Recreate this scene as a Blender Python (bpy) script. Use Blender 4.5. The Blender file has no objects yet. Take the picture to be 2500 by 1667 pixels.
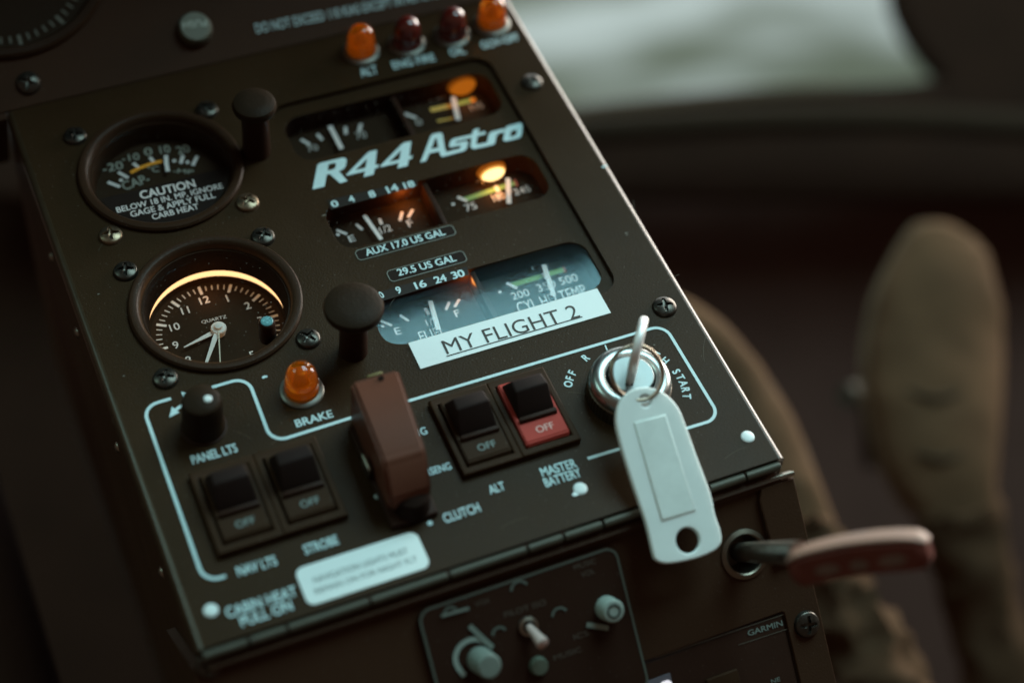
import bpy, bmesh, math, random
from mathutils import Vector, Matrix, noise as mnoise
random.seed(7)
sc = bpy.context.scene
COL = sc.collection
# ------------------------------------------------------------------ frames
# console frame: u to the right, v up the sloping face, n out of it (metres, origin = clock centre)
TILT = math.radians(32)                       # slope of the console face above the horizontal
M = Matrix.Rotation(TILT, 4, 'X')
CAM_R = Matrix.Rotation(0.4822276, 3, 'Z') @ Matrix.Rotation(-0.5665835, 3, 'X') @ Matrix.Rotation(0.3545650, 3, 'Y')
CAM_T = Vector((-0.0958544, 0.0121910, -0.5864955))
CAM_P = -(CAM_R.transposed() @ CAM_T)          # camera position in the console frame
F_PX = 4423.7                                  # focal length in pixels of the 2500 px wide photograph
VIEW = CAM_R.transposed() @ Vector((0, 0, -1))
cam_d = bpy.data.cameras.new('camera'); cam = bpy.data.objects.new('camera', cam_d); COL.objects.link(cam)
cam.matrix_world = M @ (Matrix.Translation(CAM_P) @ CAM_R.transposed().to_4x4())
cam_d.sensor_width = 36; cam_d.lens = F_PX / 2500 * 36
cam_d.clip_start = 0.01; cam_d.clip_end = 200
cam_d.dof.use_dof = True; cam_d.dof.focus_distance = 0.588; cam_d.dof.aperture_fstop = 3.7
sc.camera = cam
sc.render.engine = 'CYCLES'
sc.view_settings.view_transform = 'Standard'; sc.view_settings.look = 'None'
sc.view_settings.exposure = 0.0; sc.view_settings.gamma = 1.0
sc.cycles.use_denoising = True
sc.cycles.max_bounces = 8; sc.cycles.transparent_max_bounces = 16
sc.cycles.sample_clamp_indirect = 4.0
# ------------------------------------------------------------------ light
W = bpy.data.worlds.new('World'); sc.world = W; W.use_nodes = True
W.node_tree.nodes['Background'].inputs[0].default_value = (1.0, 0.66, 0.47, 1)
W.node_tree.nodes['Background'].inputs[1].default_value = 0.108

def area(name, pos, target, sx, sy, power, col, spread=180):
    d = bpy.data.lights.new(name, 'AREA'); d.shape = 'RECTANGLE'; d.size = sx; d.size_y = sy
    d.energy = power; d.color = col; d.spread = math.radians(spread)
    o = bpy.data.objects.new(name, d); COL.objects.link(o)
    p = Vector(pos); z = (p - Vector(target)).normalized()
    y = Vector((0, 1, 0)); x = y.cross(z).normalized(); y = z.cross(x)
    m = Matrix((x, y, z)).transposed().to_4x4(); m.translation = p
    o.matrix_world = M @ m
    return o
# daylight through the canopy glass overhead, the side door glass on each hand
area('canopy_daylight', (0.93, 0.48, 1.39), (0.93, 0.48, 0.0), 1.10, 1.02, 33.0, (0.57, 0.93, 0.98))
area('door_daylight', (1.35, 0.62, 0.10), (0.15, 0.0, 0.0), 0.7, 1.1, 8.5, (1.0, 0.93, 0.84), 70)
area('far_door_daylight', (-0.95, 0.80, 1.05), (-0.04, 0.0, 0.0), 0.5, 0.8, 6.0, (0.55, 0.95, 0.85))

# ------------------------------------------------------------------ from photograph pixels to the plane they lie on
CR = dict(A=(0,0,3.357), B=(600,0,3.357), C=(0,467,2.94), D=(700,350,2.94), E=(300,870,2.94), F=(1000,750,2.94),
          G=(300,1200,2.94), H=(950,1250,3.36), I=(1600,1100,2.766), J=(1200,0,1.8085), K=(1500,500,2.351),
          M=(1380,750,5.8725), N=(820,850,3.136), O=(360,640,5.8725), Q=(200,290,5.8725), S=(680,120,3.92), T=(0,0,.9408))
def ray(c, x, y):
    ox, oy, s = CR[c]
    X = ox + x / s; Y = oy + y / s
    return CAM_R.transposed() @ Vector(((X - 1250) / F_PX, -(Y - 833.5) / F_PX, -1.0))
def frame(o, ang):
    m = Matrix.Rotation(ang, 4, 'X'); m.translation = Vector(o); return m
PL = dict(C=Matrix.Identity(4), U=frame((0, .1055, 0), math.radians(27)), L=frame((0, -.1185, -.006), math.radians(42)))
def at(c, x, y, n=0.0, pl='C'):
    """point where the line of sight meets the surface at height n of a panel, in that panel's frame"""
    m = PL[pl] if isinstance(pl, str) else pl
    mi = m.inverted(); o = mi @ CAM_P; d = mi.to_3x3() @ ray(c, x, y)
    k = (n - o.z) / d.z
    return o + k * d
def deep(c, x, y, depth):
    """point at a given depth along the optical axis, console frame"""
    return CAM_P + ray(c, x, y) * depth

# ------------------------------------------------------------------ materials
def nd(nt, t, **kw):
    n = nt.nodes.new(t)
    for k, v in kw.items(): setattr(n, k, v)
    return n
MATS = {}
def mat(name, col, rough=0.5, metal=0.0, bump=0.0, bscale=900, var=0.12, vscale=60, spec=0.5, rvar=0.12, dust=0.0, coat=0.0,
        emit=None, estr=0.0, trans=0.0, alpha=1.0, ior=1.45, sss=0.0):
    m = bpy.data.materials.new(name); m.use_nodes = True; nt = m.node_tree; b = nt.nodes['Principled BSDF']
    b.inputs['Metallic'].default_value = metal
    b.inputs['Specular IOR Level'].default_value = spec
    b.inputs['IOR'].default_value = ior
    tc = nd(nt, 'ShaderNodeTexCoord')
    n1 = nd(nt, 'ShaderNodeTexNoise'); n1.inputs['Scale'].default_value = vscale; n1.inputs['Detail'].default_value = 5
    nt.links.new(tc.outputs['Object'], n1.inputs['Vector'])
    mx = nd(nt, 'ShaderNodeMix', data_type='RGBA')
    mx.inputs[6].default_value = tuple(c * (1 - var) for c in col) + (1,)
    mx.inputs[7].default_value = tuple(min(1, c * (1 + var)) for c in col) + (1,)
    nt.links.new(n1.outputs['Fac'], mx.inputs[0])
    out = mx.outputs[2]
    if dust > 0:
        v = nd(nt, 'ShaderNodeTexVoronoi'); v.inputs['Scale'].default_value = 520
        nt.links.new(tc.outputs['Object'], v.inputs['Vector'])
        n2 = nd(nt, 'ShaderNodeTexNoise'); n2.inputs['Scale'].default_value = 35
        nt.links.new(tc.outputs['Object'], n2.inputs['Vector'])
        th = nd(nt, 'ShaderNodeMath', operation='MULTIPLY'); th.inputs[1].default_value = 0.15
        nt.links.new(n2.outputs['Fac'], th.inputs[0])
        lt = nd(nt, 'ShaderNodeMath', operation='LESS_THAN'); nt.links.new(v.outputs['Distance'], lt.inputs[0]); nt.links.new(th.outputs[0], lt.inputs[1])
        ft = nd(nt, 'ShaderNodeMath', operation='MULTIPLY'); ft.inputs[1].default_value = dust; nt.links.new(lt.outputs[0], ft.inputs[0])
        m2 = nd(nt, 'ShaderNodeMix', data_type='RGBA'); m2.inputs[7].default_value = (.35, .32, .27, 1)
        nt.links.new(out, m2.inputs[6]); nt.links.new(ft.outputs[0], m2.inputs[0]); out = m2.outputs[2]
    nt.links.new(out, b.inputs['Base Color'])
    mr = nd(nt, 'ShaderNodeMapRange'); mr.inputs[3].default_value = max(.02, rough - rvar); mr.inputs[4].default_value = min(1, rough + rvar)
    nt.links.new(n1.outputs['Fac'], mr.inputs[0]); nt.links.new(mr.outputs[0], b.inputs['Roughness'])
    if bump > 0:
        n3 = nd(nt, 'ShaderNodeTexNoise'); n3.inputs['Scale'].default_value = bscale; n3.inputs['Detail'].default_value = 3
        nt.links.new(tc.outputs['Object'], n3.inputs['Vector'])
        bp = nd(nt, 'ShaderNodeBump'); bp.inputs['Strength'].default_value = bump; bp.inputs['Distance'].default_value = 0.0004
        nt.links.new(n3.outputs['Fac'], bp.inputs['Height']); nt.links.new(bp.outputs[0], b.inputs['Normal'])
    if coat: b.inputs['Coat Weight'].default_value = coat; b.inputs['Coat Roughness'].default_value = .08
    if emit: b.inputs['Emission Color'].default_value = emit + (1,); b.inputs['Emission Strength'].default_value = estr
    if trans: b.inputs['Transmission Weight'].default_value = trans
    if sss:
        b.inputs['Subsurface Weight'].default_value = sss; b.inputs['Subsurface Radius'].default_value = (.004, .004, .004); b.inputs['Subsurface Scale'].default_value = 1
    MATS[name] = m
    return m
def glass(name, tint=(1, 1, 1), dust=0.5, gloss=1.0):
    m = bpy.data.materials.new(name); m.use_nodes = True; nt = m.node_tree; nt.nodes.clear()
    out = nd(nt, 'ShaderNodeOutputMaterial'); tr = nd(nt, 'ShaderNodeBsdfTransparent'); gl = nd(nt, 'ShaderNodeBsdfGlossy')
    tr.inputs[0].default_value = tint + (1,); gl.inputs['Color'].default_value = (.62, .92, 1.0, 1); gl.inputs['Roughness'].default_value = .085
    fr = nd(nt, 'ShaderNodeFresnel'); fr.inputs[0].default_value = 1.5
    ge = nd(nt, 'ShaderNodeNewGeometry'); iv = nd(nt, 'ShaderNodeMath', operation='SUBTRACT'); iv.inputs[0].default_value = 1; nt.links.new(ge.outputs['Backfacing'], iv.inputs[1])
    fb = nd(nt, 'ShaderNodeMath', operation='MULTIPLY'); nt.links.new(fr.outputs[0], fb.inputs[0]); nt.links.new(iv.outputs[0], fb.inputs[1])
    fm = nd(nt, 'ShaderNodeMath', operation='MULTIPLY'); fm.inputs[1].default_value = gloss; nt.links.new(fb.outputs[0], fm.inputs[0])
    mx = nd(nt, 'ShaderNodeMixShader'); nt.links.new(fm.outputs[0], mx.inputs[0]); nt.links.new(tr.outputs[0], mx.inputs[1]); nt.links.new(gl.outputs[0], mx.inputs[2])
    last = mx
    if dust:
        tc = nd(nt, 'ShaderNodeTexCoord'); v = nd(nt, 'ShaderNodeTexVoronoi'); v.inputs['Scale'].default_value = 500
        nt.links.new(tc.outputs['Object'], v.inputs['Vector'])
        n2 = nd(nt, 'ShaderNodeTexNoise'); n2.inputs['Scale'].default_value = 90; nt.links.new(tc.outputs['Object'], n2.inputs['Vector'])
        th = nd(nt, 'ShaderNodeMath', operation='MULTIPLY'); th.inputs[1].default_value = .17; nt.links.new(n2.outputs['Fac'], th.inputs[0])
        lt = nd(nt, 'ShaderNodeMath', operation='LESS_THAN'); nt.links.new(v.outputs['Distance'], lt.inputs[0]); nt.links.new(th.outputs[0], lt.inputs[1])
        f2 = nd(nt, 'ShaderNodeMath', operation='MULTIPLY'); f2.inputs[1].default_value = dust; nt.links.new(lt.outputs[0], f2.inputs[0])
        df = nd(nt, 'ShaderNodeBsdfDiffuse'); df.inputs[0].default_value = (.5, .45, .36, 1)
        m2 = nd(nt, 'ShaderNodeMixShader'); nt.links.new(f2.outputs[0], m2.inputs[0]); nt.links.new(mx.outputs[0], m2.inputs[1]); nt.links.new(df.outputs[0], m2.inputs[2])
        last = m2
    nt.links.new(last.outputs[0], out.inputs[0])
    MATS[name] = m
    return m
def emission(name, col, strength):
    m = bpy.data.materials.new(name); m.use_nodes = True; nt = m.node_tree; nt.nodes.clear()
    out = nd(nt, 'ShaderNodeOutputMaterial'); e = nd(nt, 'ShaderNodeEmission'); e.inputs[0].default_value = col + (1,); e.inputs[1].default_value = strength
    nt.links.new(e.outputs[0], out.inputs[0]); return m

PANEL = mat('panel_paint', (.0300, .0172, .0082), .34, bump=.3, bscale=1500, dust=.22, vscale=35, rvar=.10, spec=.062, var=.2)
PANEL2 = mat('lower_panel_paint', (.044, .0225, .0130), .45, bump=.3, bscale=1500, dust=.15, vscale=35, spec=.05)
EDGE = mat('worn_edge_paint', (.040, .026, .014), .30, var=.35, vscale=120, spec=.55, rvar=.1)
BLACKP = mat('black_plastic', (.028, .0135, .0090), .42, bump=.15, dust=.12, spec=.06)
KNOB = mat('knob_rubber', (.021, .0128, .0075), .5, bump=.3, dust=.15, spec=.06)
DARK = mat('dark_cavity', (.014, .008, .006), .9, spec=.05)
DIAL = mat('dial_black', (.028, .017, .010), .85, dust=.15, spec=.05)
BEZEL = mat('bezel_black', (.029, .0150, .0080), .38, bump=.2, dust=.2, spec=.10)
INK = mat('white_ink', (.46, .64, .66), .6, var=.08, vscale=400)
MARK = mat('dial_white', (.66, .62, .60), .6, var=.08, vscale=400)
DIMINK = mat('dim_ink', (.13, .12, .095), .7)
PAPER = mat('white_label', (.66, .76, .76), .55, var=.04, vscale=200, bump=.05)
BLACKINK = mat('black_ink', (.025, .022, .018), .6)
STICK = mat('black_label', (.014, .009, .007), .6, spec=.08)
STRIPG = mat('strip_label', (.016, .013, .010), .5, spec=.15)
GREEN = mat('green_band', (.18, .32, .09), .6)
YELLOW = mat('yellow_band', (.75, .48, .10), .6)
ORANGE = mat('orange_band', (.85, .33, .015), .6)
REDM = mat('red_mark', (.45, .09, .05), .6)
CHROME = mat('chrome', (.36, .385, .375), .3, metal=1, var=.06, vscale=300, rvar=.08, bump=.06, bscale=600)
STEEL = mat('worn_steel', (.26, .24, .20), .38, metal=1, var=.25, vscale=250)
KNURL = mat('knurled_steel', (.16, .14, .11), .4, metal=1, var=.2, vscale=300)
SCREWM = mat('black_oxide_screw', (.055, .05, .042), .3, metal=.8, var=.5, vscale=700)
SCREWW = mat('worn_screw', (.20, .15, .10), .33, metal=.9, var=.5, vscale=700)
REDSW = mat('red_switch', (.36, .050, .038), .45, var=.1, spec=.08)
GUARD = mat('brown_red_guard', (.098, .037, .023), .42, bump=.1, var=.18, spec=.07)
HANDLE = mat('red_handle', (.105, .026, .018), .6, spec=.2, var=.3, vscale=150)
HANDLET = mat('highlight_red_edge', (.21, .11, .074), .5, var=.3, vscale=150)  # paler red, with the highlight on the handle top put into the colour
TAG = mat('tag_plastic', (.70, .78, .76), .38, sss=.25, var=.06, vscale=120, bump=.08, bscale=300)
TAGP = mat('tag_paper', (.66, .74, .71), .5, var=.16, vscale=160, bump=.2, bscale=250)
HINGE = mat('hinge_metal', (.060, .058, .042), .5, metal=.3, var=.35, vscale=200)
AMBER = mat('amber_lens', (.95, .30, .02), .06, spec=.7, trans=.95, ior=1.25, var=.05, vscale=300, rvar=.02, coat=.6, emit=(1, .26, .01), estr=.035)
AMBERB = mat('amber_lens_inner', (.22, .05, .008), .3, emit=(1, .30, .01), estr=.07)
REDLENS = mat('dark_red_lens', (.10, .012, .008), .12, spec=.6, coat=.6, var=.2)
FLANGE = mat('light_flange', (.16, .16, .14), .4, metal=.6)
GLASS = glass('instrument_glass', dust=.12, gloss=.75)
GLASSC = glass('clock_glass', tint=(.97, .95, .92), dust=.3, gloss=.8)
GLOWR = emission('lit_ring', (1.0, .58, .26), 1.8)
BULB = emission('lit_bulb', (1.0, .62, .24), 2.6)
BULBD = emission('dim_bulb', (1.0, .26, .015), .40)
BULBM = emission('lit_bulb_edge', (1.0, .42, .07), 1.0)
BULBE = emission('lit_bulb_rim', (1.0, .25, .02), .28)
BULBDE = emission('dim_bulb_edge', (1.0, .25, .015), .16)
SCREEN = emission('lit_screen', (.85, .85, .9), 1.0)
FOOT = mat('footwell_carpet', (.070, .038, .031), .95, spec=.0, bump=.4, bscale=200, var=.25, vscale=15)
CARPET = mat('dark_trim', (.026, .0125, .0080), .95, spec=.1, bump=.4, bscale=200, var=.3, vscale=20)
TRIM = mat('sill_trim', (.024, .015, .009), .8, spec=.1, var=.2, vscale=10)
GREYCAP = mat('grey_cap', (.16, .20, .175), .5, var=.25, vscale=120)

# ------------------------------------------------------------------ mesh helpers
def link(name, me, m, parent=None, loc=None, smooth=True):
    o = bpy.data.objects.new(name, me); COL.objects.link(o)
    ms = m if isinstance(m, (list, tuple)) else [m]
    if not len(me.materials):
        for k in ms: me.materials.append(k)
    if smooth:
        for p in me.polygons: p.use_smooth = True
        if hasattr(me, 'set_sharp_from_angle'): me.set_sharp_from_angle(angle=math.radians(38))
    if parent: o.parent = parent
    return o
def mk(name, bm, m, parent=None, smooth=True, recalc=True):
    if recalc: bmesh.ops.recalc_face_normals(bm, faces=bm.faces)
    me = bpy.data.meshes.new(name); bm.to_mesh(me); bm.free()
    return link(name, me, m, parent, smooth=smooth)
def tag(o, label, cat, group=None, kind=None):
    o['label'] = label; o['category'] = cat
    if group: o['group'] = group
    if kind: o['kind'] = kind
    return o
def put(o, loc=(0, 0, 0), pl='C', rot=None):
    m = PL[pl] if isinstance(pl, str) else pl
    l = Matrix.Translation(Vector(loc))
    if rot is not None: l = l @ rot
    o.matrix_world = M @ m @ l
    return o
def thing(name, label, cat, loc=(0, 0, 0), pl='C', group=None, rot=None):
    o = bpy.data.objects.new(name, None); COL.objects.link(o); o.empty_display_size = .01
    tag(o, label, cat, group); return put(o, loc, pl, rot)
def lathe(bm, prof, seg=48, c=(0, 0), cap=True, mi=0, a0=0, a1=2 * math.pi):
    full = abs(a1 - a0) > 6.28
    n = seg if full else seg + 1
    rings = []
    for r, z in prof:
        if r < 1e-7: rings.append([bm.verts.new((c[0], c[1], z))]); continue
        rings.append([bm.verts.new((c[0] + r * math.cos(a0 + (a1 - a0) * i / seg), c[1] + r * math.sin(a0 + (a1 - a0) * i / seg), z)) for i in range(n)])
    for a, b in zip(rings[:-1], rings[1:]):
        for i in range(seg):
            j = (i + 1) % n
            try:
                if len(a) == 1 and len(b) == 1: continue
                if len(a) == 1: f = bm.faces.new((a[0], b[i], b[j]))
                elif len(b) == 1: f = bm.faces.new((a[i], b[0], a[j]))
                else: f = bm.faces.new((a[i], b[i], b[j], a[j]))
                f.material_index = mi
            except ValueError: pass
    return bm
def box(bm, u0, u1, v0, v1, z0, z1, bev=0, mat4=None, mi=0):
    t = bmesh.new()
    bmesh.ops.create_cube(t, size=1)
    for v in t.verts: v.co = Vector(((u0 + u1) / 2 + v.co.x * (u1 - u0), (v0 + v1) / 2 + v.co.y * (v1 - v0), (z0 + z1) / 2 + v.co.z * (z1 - z0)))
    if bev: bmesh.ops.bevel(t, geom=list(t.edges), offset=bev, segments=3, affect='EDGES', profile=.5)
    if mat4 is not None: bmesh.ops.transform(t, matrix=mat4, verts=t.verts)
    join(bm, t, mi); return bm
def join(bm, t, mi=0):
    for f in t.faces: f.material_index = mi
    me = bpy.data.meshes.new('tmp'); t.to_mesh(me); t.free(); bm.from_mesh(me); bpy.data.meshes.remove(me)
def hexa(bm, pts, bev=0):
    """8 corner solid: bottom 4 (ccw) then top 4"""
    t = bmesh.new(); vs = [t.verts.new(p) for p in pts]
    for f in ((3, 2, 1, 0), (4, 5, 6, 7), (0, 1, 5, 4), (1, 2, 6, 5), (2, 3, 7, 6), (3, 0, 4, 7)): t.faces.new([vs[i] for i in f])
    bmesh.ops.recalc_face_normals(t, faces=t.faces)
    if bev: bmesh.ops.bevel(t, geom=list(t.edges), offset=bev, segments=3, affect='EDGES', profile=.5)
    join(bm, t); return bm
def rrect(u0, u1, v0, v1, r, seg=8):
    pts = []
    for cx, cy, a in ((u1 - r, v1 - r, 0), (u0 + r, v1 - r, 90), (u0 + r, v0 + r, 180), (u1 - r, v0 + r, 270)):
        for i in range(seg + 1):
            t = math.radians(a + 90 * i / seg); pts.append((cx + r * math.cos(t), cy + r * math.sin(t)))
    return pts
def circ(cx, cy, r, n=48):
    return [(cx + r * math.cos(2 * math.pi * i / n), cy + r * math.sin(2 * math.pi * i / n)) for i in range(n)]
def fill2d(loops, z0, z1, bev=0.0):
    """mesh of a flat plate with holes, from loops, between z0 and z1"""
    cu = bpy.data.curves.new('c', 'CURVE'); cu.dimensions = '2D'; cu.fill_mode = 'BOTH'
    h = (z1 - z0) / 2
    cu.extrude = max(0, h - bev); cu.bevel_depth = bev; cu.bevel_resolution = 2; cu.offset = -bev
    for L in loops:
        s = cu.splines.new('POLY'); s.points.add(len(L) - 1)
        for p, q in zip(s.points, L): p.co = (q[0], q[1], 0, 1)
        s.use_cyclic_u = True
    o = bpy.data.objects.new('c', cu); me = bpy.data.meshes.new_from_object(o)
    bpy.data.objects.remove(o); bpy.data.curves.remove(cu)
    for v in me.vertices: v.co.z += (z0 + z1) / 2
    me.materials.clear()
    return me
def addmesh(bm, me, mi=0, mat4=None):
    t = bmesh.new(); t.from_mesh(me); bpy.data.meshes.remove(me)
    if mat4 is not None: bmesh.ops.transform(t, matrix=mat4, verts=t.verts)
    join(bm, t, mi)
def plate(name, loops, z0, z1, m, parent=None, bev=0.0):
    return link(name, fill2d(loops, z0, z1, bev), m, parent)
def poly(bm, pts, z):
    """a flat outline filled, points are Vectors in plane coordinates"""
    addmesh(bm, fill2d([[(p[0], p[1]) for p in pts]], z, z))
def strip(bm, pts, w, z, closed=False):
    pts = [Vector((p[0], p[1])) for p in pts]; n = len(pts); L = []; R = []
    for i in range(n):
        a = pts[i - 1] if (i or closed) else pts[i]; b = pts[(i + 1) % n] if (i < n - 1 or closed) else pts[i]
        d1 = (pts[i] - a); d2 = (b - pts[i])
        d1 = d1.normalized() if d1.length > 1e-9 else d2.normalized(); d2 = d2.normalized() if d2.length > 1e-9 else d1
        t = (d1 + d2).normalized(); nn = Vector((-t.y, t.x)); k = w / 2 / max(.5, nn.dot(Vector((-d1.y, d1.x))))
        L.append(bm.verts.new((*(pts[i] + nn * k), z))); R.append(bm.verts.new((*(pts[i] - nn * k), z)))
    for i in range(n if closed else n - 1):
        j = (i + 1) % n; bm.faces.new((R[i], R[j], L[j], L[i]))
def roundpath(pts, r, seg=8):
    out = [Vector(pts[0][:2])]
    for i in range(1, len(pts) - 1):
        p = Vector(pts[i][:2]); a = (Vector(pts[i - 1][:2]) - p).normalized(); b = (Vector(pts[i + 1][:2]) - p).normalized()
        ang = a.angle(b); d = r / math.tan(ang / 2)
        p0 = p + a * d; p1 = p + b * d; c = p + (a + b).normalized() * (r / math.sin(ang / 2))
        a0 = (p0 - c); a1 = (p1 - c); tot = a0.angle_signed(a1)
        for k in range(seg + 1):
            t = -tot * k / seg; out.append(c + Vector((a0.x * math.cos(t) - a0.y * math.sin(t), a0.x * math.sin(t) + a0.y * math.cos(t))))
    out.append(Vector(pts[-1][:2])); return out
def tube(bm, pts, rad, seg=12, mi=0):
    pts = [Vector(p) for p in pts]; n = len(pts); rings = []
    rs = rad if isinstance(rad, (list, tuple)) else [rad] * n
    up = None
    for i in range(n):
        t = (pts[min(i + 1, n - 1)] - pts[max(i - 1, 0)]).normalized()
        if up is None: up = t.orthogonal().normalized()
        up = (up - t * up.dot(t)).normalized(); s = t.cross(up)
        rings.append([bm.verts.new(pts[i] + (up * math.cos(2 * math.pi * k / seg) + s * math.sin(2 * math.pi * k / seg)) * rs[i]) for k in range(seg)])
    for a, b in zip(rings[:-1], rings[1:]):
        for k in range(seg): bm.faces.new((a[k], a[(k + 1) % seg], b[(k + 1) % seg], b[k])).material_index = mi
    bm.faces.new(rings[0][::-1]); bm.faces.new(rings[-1])
def smooth_path(pts, k=6):
    pts = [Vector(p) for p in pts]; out = []
    for i in range(len(pts) - 1):
        p0 = pts[max(i - 1, 0)]; p1 = pts[i]; p2 = pts[i + 1]; p3 = pts[min(i + 2, len(pts) - 1)]
        for j in range(k):
            t = j / k
            out.append(.5 * ((2 * p1) + (p2 - p0) * t + (2 * p0 - 5 * p1 + 4 * p2 - p3) * t * t + (3 * p1 - p0 - 3 * p2 + p3) * t ** 3))
    out.append(pts[-1]); return out
# lettering
def glyphs(body, bold=0.0, space=1.0):
    cu = bpy.data.curves.new('t', 'FONT'); cu.body = body; cu.size = 1; cu.space_character = space; cu.resolution_u = 4
    o = bpy.data.objects.new('t', cu); me = bpy.data.meshes.new_from_object(o)
    bpy.data.objects.remove(o); bpy.data.curves.remove(cu); me.materials.clear()
    if bold:                                     # heavier strokes: shifted layers a few microns apart
        src = me; bm = bmesh.new()
        for k, (dx, dy) in enumerate(((0, 0), (1, .8), (-1, .8), (-1, -.8), (1, -.8), (1, 0), (-1, 0))):
            t = bmesh.new(); t.from_mesh(src)
            for v in t.verts: v.co = (v.co.x + dx * bold, v.co.y + dy * bold, k)
            join(bm, t)
        me = bpy.data.meshes.new('glyphs'); bm.to_mesh(me); bm.free(); bpy.data.meshes.remove(src)
    return me
_h = glyphs('H'); CAPH = max(v.co.y for v in _h.vertices); bpy.data.meshes.remove(_h)
def lettering(bm, body, c, bl, br, tl, n, pl='C', bold=.02, space=1.0, off=(0, 0), ysc=1.0):
    """letters set on a panel: base line from bl to br, capital height towards tl (points of the photograph)"""
    P0, P1, P2 = at(c, *bl, n, pl), at(c, *br, n, pl), at(c, *tl, n, pl)
    me = glyphs(body, bold, space)
    x0 = min(v.co.x for v in me.vertices); x1 = max(v.co.x for v in me.vertices)
    X = (P1 - P0) / (x1 - x0); Y = (P2 - P0) / CAPH
    Y = (Y - X.normalized() * Y.dot(X.normalized()) * .85) * ysc            # keep the letters upright on the line
    for v in me.vertices:
        p = P0 + X * (v.co.x - x0) + Y * v.co.y; v.co = (p.x - off[0], p.y - off[1], n + v.co.z * 7e-6)
    addmesh(bm, me)
def text_uv(bm, body, u, v, h, z, ang=0.0, bold=.012, space=1.0, align='C', wscale=1.0):
    me = glyphs(body, bold, space)
    x0 = min(q.co.x for q in me.vertices); x1 = max(q.co.x for q in me.vertices)
    s = h / CAPH; cx = (x0 + x1) / 2 if align == 'C' else x0
    ca, sa = math.cos(ang), math.sin(ang)
    for q in me.vertices:
        x = (q.co.x - cx) * s * wscale; y = (q.co.y - CAPH / 2) * s
        q.co = (u + x * ca - y * sa, v + x * sa + y * ca, z + q.co.z * 7e-6)
    addmesh(bm, me)

Z = .00012
mm = .001
# ================================================================== THE CONSOLE
UL, UR, VB, VT = -.0425, .1475, -.1175, .1055
WIN = [(46.2, 124.4, 51.0, 72.8), (46.2, 124.4, 8.6, 30.0), (46.2, 124.6, -34.6, -12.8)]
con = thing('instrument_console', 'dark olive painted sloping console with hinged face and white printing', 'console')
CLU = (43.5, 127.6, -38.5, 78.5)                      # cut-out for the engine gauge cluster (mm)
def mmr(a, r): return rrect(a[0] * mm, a[1] * mm, a[2] * mm, a[3] * mm, r * mm)
eR = .0022
bm = bmesh.new()
addmesh(bm, fill2d([[(UL + eR, VB), (UR - eR, VB), (UR - eR, VT), (UL + eR, VT)], circ(0, 0, .0246, 64), circ(0, .0617, .0246, 64), mmr(CLU, 7)], -.0014, 0))
# folded edges with a small bend radius, both flanges running back
for s, e in ((-1, UL), (1, UR)):
    prof = [(e - s * eR + s * eR * math.sin(t), -eR + eR * math.cos(t)) for t in [math.radians(90 * i / 6) for i in range(7)]]
    prof.append((e, -.016 if s > 0 else -.0075))
    ins = [(e - s * .0014, prof[-1][1]), (e - s * .0014, -eR), (e - s * eR, -.0014)]
    prof += ins
    eb = bmesh.new(); rings = [[eb.verts.new((u, v, n)) for u, n in prof] for v in (VB, VT)]
    for i in range(len(prof) - 1): eb.faces.new((rings[0][i], rings[0][i + 1], rings[1][i + 1], rings[1][i]))
    eb.faces.new(rings[0]); eb.faces.new(rings[1][::-1]); mk('folded_edge', eb, EDGE, con)
face = mk('face_plate', bm, PANEL, con)
# body of the console behind its face
bm = bmesh.new(); box(bm, UL + .0012, UL + .0030, VB, VT + .02, -.20, -.0030); mk('side_wall', bm, PANEL2, con)
bm = bmesh.new(); box(bm, UR - .0046, UR - .0028, VB, VT + .02, -.20, -.0030); mk('side_wall', bm, PANEL2, con)
for v, n in ((.030, -.010), (-.025, -.012), (-.058, -.012), (-.098, -.012), (.062, -.03), (.03, -.034), (-.02, -.034), (-.07, -.034)):
    bm = bmesh.new(); lathe(bm, [(0, .0011), (.0011, .0009), (.0019, .0003), (.0020, 0)], 16)
    bmesh.ops.transform(bm, matrix=Matrix.Translation((UL + .0012, v, n)) @ Matrix.Rotation(-math.pi / 2, 4, 'Y'), verts=bm.verts)
    mk('rivet', bm, STEEL, con)
# piano hinge along the lower edge
gx = [UL + .001] + sorted(at(c, x, y, -.002).x for c, x, y in (('H', 465, 465), ('H', 1105, 250), ('H', 1400, 150), ('H', 1715, 30), ('G', 890, 1040), ('G', 1165, 945), ('G', 1755, 745), ('I', 585, 140), ('I', 340, 225))) + [UR - .002]
bm = bmesh.new()
for a, b in zip(gx[:-1], gx[1:]):
    p = [(0, 0), (.0019, 0)]
    t = bmesh.new(); lathe(t, [(0, a + .0004), (.0012, a + .0004), (.0014, a + .0006), (.0014, b - .0006), (.0012, b - .0004), (0, b - .0004)], 16)
    bmesh.ops.transform(t, matrix=Matrix.Translation((0, VB - .0014, -.0020)) @ Matrix.Rotation(math.pi / 2, 4, 'Y'), verts=t.verts)
    join(bm, t)
mk('hinge', bm, HINGE, con)
bm = bmesh.new(); box(bm, UL + .002, UR - .003, VB - .0045, VB - .0002, -.0075, -.0048); mk('hinge_leaf', bm, PANEL2, con)
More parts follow.
